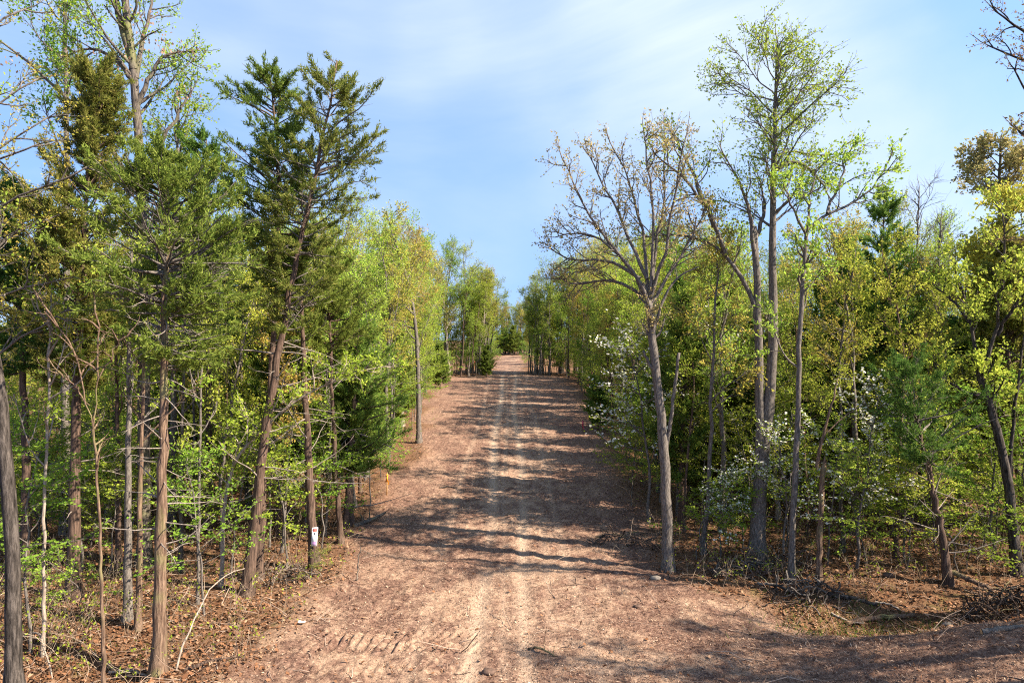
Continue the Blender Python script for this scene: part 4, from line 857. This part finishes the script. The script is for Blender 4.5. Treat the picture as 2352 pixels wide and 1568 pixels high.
c_ = G(1850, 1372); heap('brush_pile', 'stick', c_, 1.2, 0.6, 0.5, 80, 0.03, 0.9, [B['oak_dark'], B['grey'], B['cedar_dark']], 'small dark twig pile at the left end of the ditch', 'brush pile')
c_ = G(1520, 1260); heap('brush_pile', 'stick', c_+np.array([-0.9, 0.6, 0]), 1.6, 1.0, 0.25, 70, 0.024, 1.1, [B['oak_dark'], B['cedar_dark'], B['oak']], 'low dark slash pile on the clearing edge left of the fan-shaped oak', 'brush pile')
c_ = G(640, 1325); heap('brush_pile', 'stick', c_, 1.5, 0.8, 0.25, 80, 0.022, 1.1, [B['oak_dark'], B['cedar_dark'], B['pale']], 'scattered dead boughs between leaning cedar and sign tree', 'brush pile')
def stone(px, py, r_, m_, label, name='stone', cat='stone'):
    p = G(px, py); mb = MB()
    u_ = np.linspace(0, np.pi, 6); v_ = np.linspace(0, 2*np.pi, 9)[:-1]
    pt = np.array([[math.sin(a_)*math.cos(b_), math.sin(a_)*math.sin(b_), math.cos(a_)] for a_ in u_ for b_ in v_])
    pt = pt*(1+0.35*(rng.random((len(pt), 1))-0.5))*np.array([1.4, 1, 0.6])*r_+p+[0, 0, r_*0.25]
    q = [[i_*8+j_, i_*8+(j_+1) % 8, (i_+1)*8+(j_+1) % 8, (i_+1)*8+j_] for i_ in range(5) for j_ in range(8)]
    mb.add(pt, q); o_ = link(name, mb.mesh(name, m_, p, False), None, p); tag(o_, label, cat)
clod_m = plain('dark_clod', (0.10, 0.065, 0.05), 0.95, 0.4, 15)
stone(1505, 1330, 0.13, stone_m, 'pale flat stone in front of the fan-shaped oak')
stone(1465, 1392, 0.10, clod_m, 'dark clod of earth on the right half of the clearing', 'clod', 'clod')
stone(1122, 1543, 0.13, clod_m, 'big dark clod at the bottom of the track', 'clod', 'clod')
stone(2175, 1436, 0.10, stone_m, 'rounded grey stone on the bank right of the barkless brown log')
stone(2040, 1330, 0.12, clod_m, 'dark clod behind the ditch under the thicket', 'clod', 'clod')
# crumpled white scrap
p = G(693, 1438); mb = MB(); gx_, gy_ = np.meshgrid(np.linspace(-0.09, 0.09, 5), np.linspace(-0.06, 0.06, 4)); 
mb.add(np.stack([p[0]+gx_, p[1]+gy_, p[2]+0.05+0.05*rng.random(gx_.shape)], -1), [[i_*5+j_, i_*5+j_+1, i_*5+j_+6, i_*5+j_+5] for i_ in range(3) for j_ in range(4)])
o_ = link('paper_scrap', mb.mesh('paper_scrap', plain('paper', (0.8, 0.8, 0.78), 0.8, 0.05), p), None, p); tag(o_, 'crumpled white scrap of paper on the soil at lower left', 'scrap')
mb_small = None
# bush at the foot of the sign tree
def box(mb, c, hx, hy, hz, R_=None, m=0):
    v_ = np.array([[sx_*hx, sy_*hy, sz_*hz] for sx_ in (-1, 1) for sy_ in (-1, 1) for sz_ in (-1, 1)])
    if R_ is not None: v_ = v_@R_.T
    mb.add(v_+c, [[0, 1, 3, 2], [4, 6, 7, 5], [0, 4, 5, 1], [2, 3, 7, 6], [0, 2, 6, 4], [1, 5, 7, 3]], None, m)
# ------------------------------------------------------------------ the sign and the survey stakes
c = P(722.5, 1232, 22.17); c = np.array([c[0], c[1], c[2]])
rt = root_at('notice_sign', c); tag(rt, 'small white notice with red lines nailed to a cedar trunk', 'sign')
rt.rotation_euler = (0, math.radians(3.5), math.radians(22))
white_m, red_m, blk_m, pur_m = plain('sign_white', (0.78, 0.80, 0.82), 0.5, 0.04), plain('sign_red', (0.55, 0.10, 0.07), 0.5, 0.1), plain('sign_black', (0.10, 0.11, 0.14), 0.5, 0.1), plain('sign_purple', (0.30, 0.16, 0.36), 0.5, 0.1)
def part(name, m_, boxes):
    mb = MB()
    for cc, hx, hz in boxes: box(mb, np.array(cc), hx, 0.0015, hz)
    link(name, mb.mesh(name, m_), rt)
mb = MB(); box(mb, np.zeros(3), 0.092, 0.003, 0.30); link('panel', mb.mesh('panel', white_m), rt)
for k_, (z_, w_) in enumerate(((0.262, 0.07), (0.222, 0.075), (0.182, 0.066))):
    part('red_line', red_m, [((0, -0.006, z_), w_, 0.016)])
part('dark_emblem', blk_m, [((0, -0.006, 0.085), 0.032, 0.032), ((0, -0.0095, 0.125), 0.02, 0.012)])
for z_, w_ in ((-0.175, 0.07), (-0.215, 0.075), (-0.255, 0.06)): part('purple_line', pur_m, [((0, -0.006, z_), w_, 0.011)])
for z_ in (0.288, -0.288): part('nail', blk_m, [((0, -0.007, z_), 0.006, 0.006)])
def stake(px, pyb, h, w_, stake_m, rib_m, label, tilt=0.0, rib=(0.62, 0.98)):
    p = G(px, pyb); rt_ = root_at('survey_stake', p); rt_.rotation_euler = (0, tilt, random.random()*0.6); tag(rt_, label, 'stake')
    mb = MB(); box(mb, np.array([0, 0, h/2-0.06]), w_/2, 0.012, h/2+0.06)
    mb.add(np.array([[-w_/2, -0.012, h], [w_/2, -0.012, h], [0, 0.0, h+0.03], [-w_/2, 0.012, h], [w_/2, 0.012, h]]), None, [[0, 1, 2], [1, 4, 2], [4, 3, 2], [3, 0, 2]])
    link('post', mb.mesh('post', stake_m), rt_)
    if rib_m:
        mb = MB(); box(mb, np.array([0, 0, h*(rib[0]+rib[1])/2]), w_/2+0.012, 0.022, h*(rib[1]-rib[0])/2)
        mb.add(np.array([[w_/2, -0.02, h*rib[0]+.1], [w_/2+0.05, -0.05, h*rib[0]+.02], [w_/2+0.06, -0.06, h*rib[0]-.16], [w_/2+0.01, -0.03, h*rib[0]-.1]]), [[0, 1, 2, 3]])
        link('ribbon', mb.mesh('ribbon', rib_m), rt_)
or_m, pk_m, wh_m, wd_m = plain('tape_orange', (0.80, 0.30, 0.03)), plain('tape_pink', (0.62, 0.08, 0.14)), plain('paint_white', (0.8, 0.8, 0.78)), plain('stake_wood', (0.48, 0.28, 0.12))
stake(888, 1146, 0.97, 0.05, wd_m, or_m, 'wooden survey stake with orange top at the left clearing edge', 0.03)
stake(1338, 987, 0.65, 0.06, wd_m, pk_m, 'stake with red-pink ribbon on the right clearing edge', 0.05, (0.3, 1.0))
stake(1524, 1250, 0.62, 0.028, wh_m, None, 'thin white marker post just left of the fan-shaped oak trunk')
stake(1090, 846, 1.1, 0.10, wd_m, pk_m, 'far stake with pink ribbon at the end of the wide clearing', 0, (0.5, 1.0))
stake(1118, 862, 0.9, 0.10, wh_m, None, 'far white marker post at the end of the wide clearing')
x = at_px(718, 21.2)
put('shrub', PU[3], x, 21.0, 0.5, L['bronze'], B['oak'], 'low twiggy olive shrub at the foot of the sign tree', 'shrub')

ORD = ['first', 'second', 'third', 'fourth', 'fifth', 'sixth', 'seventh', 'eighth', 'ninth', 'tenth', 'eleventh', 'twelfth']
seen = {}
for e_, x_, y_, lb in sorted(near_ones, key=lambda q: q[2]):
    px_ = 1176+x_/y_*F; an_ = min(ANCH, key=lambda q: abs(q[0]-px_))[1]
    kind_ = lb.split(' in the ')[0]; k_ = seen.get((kind_, an_), 0); seen[(kind_, an_)] = k_+1
    e_['label'] = f'{kind_}, {ORD[min(k_, 11)]} one back behind the {an_}'
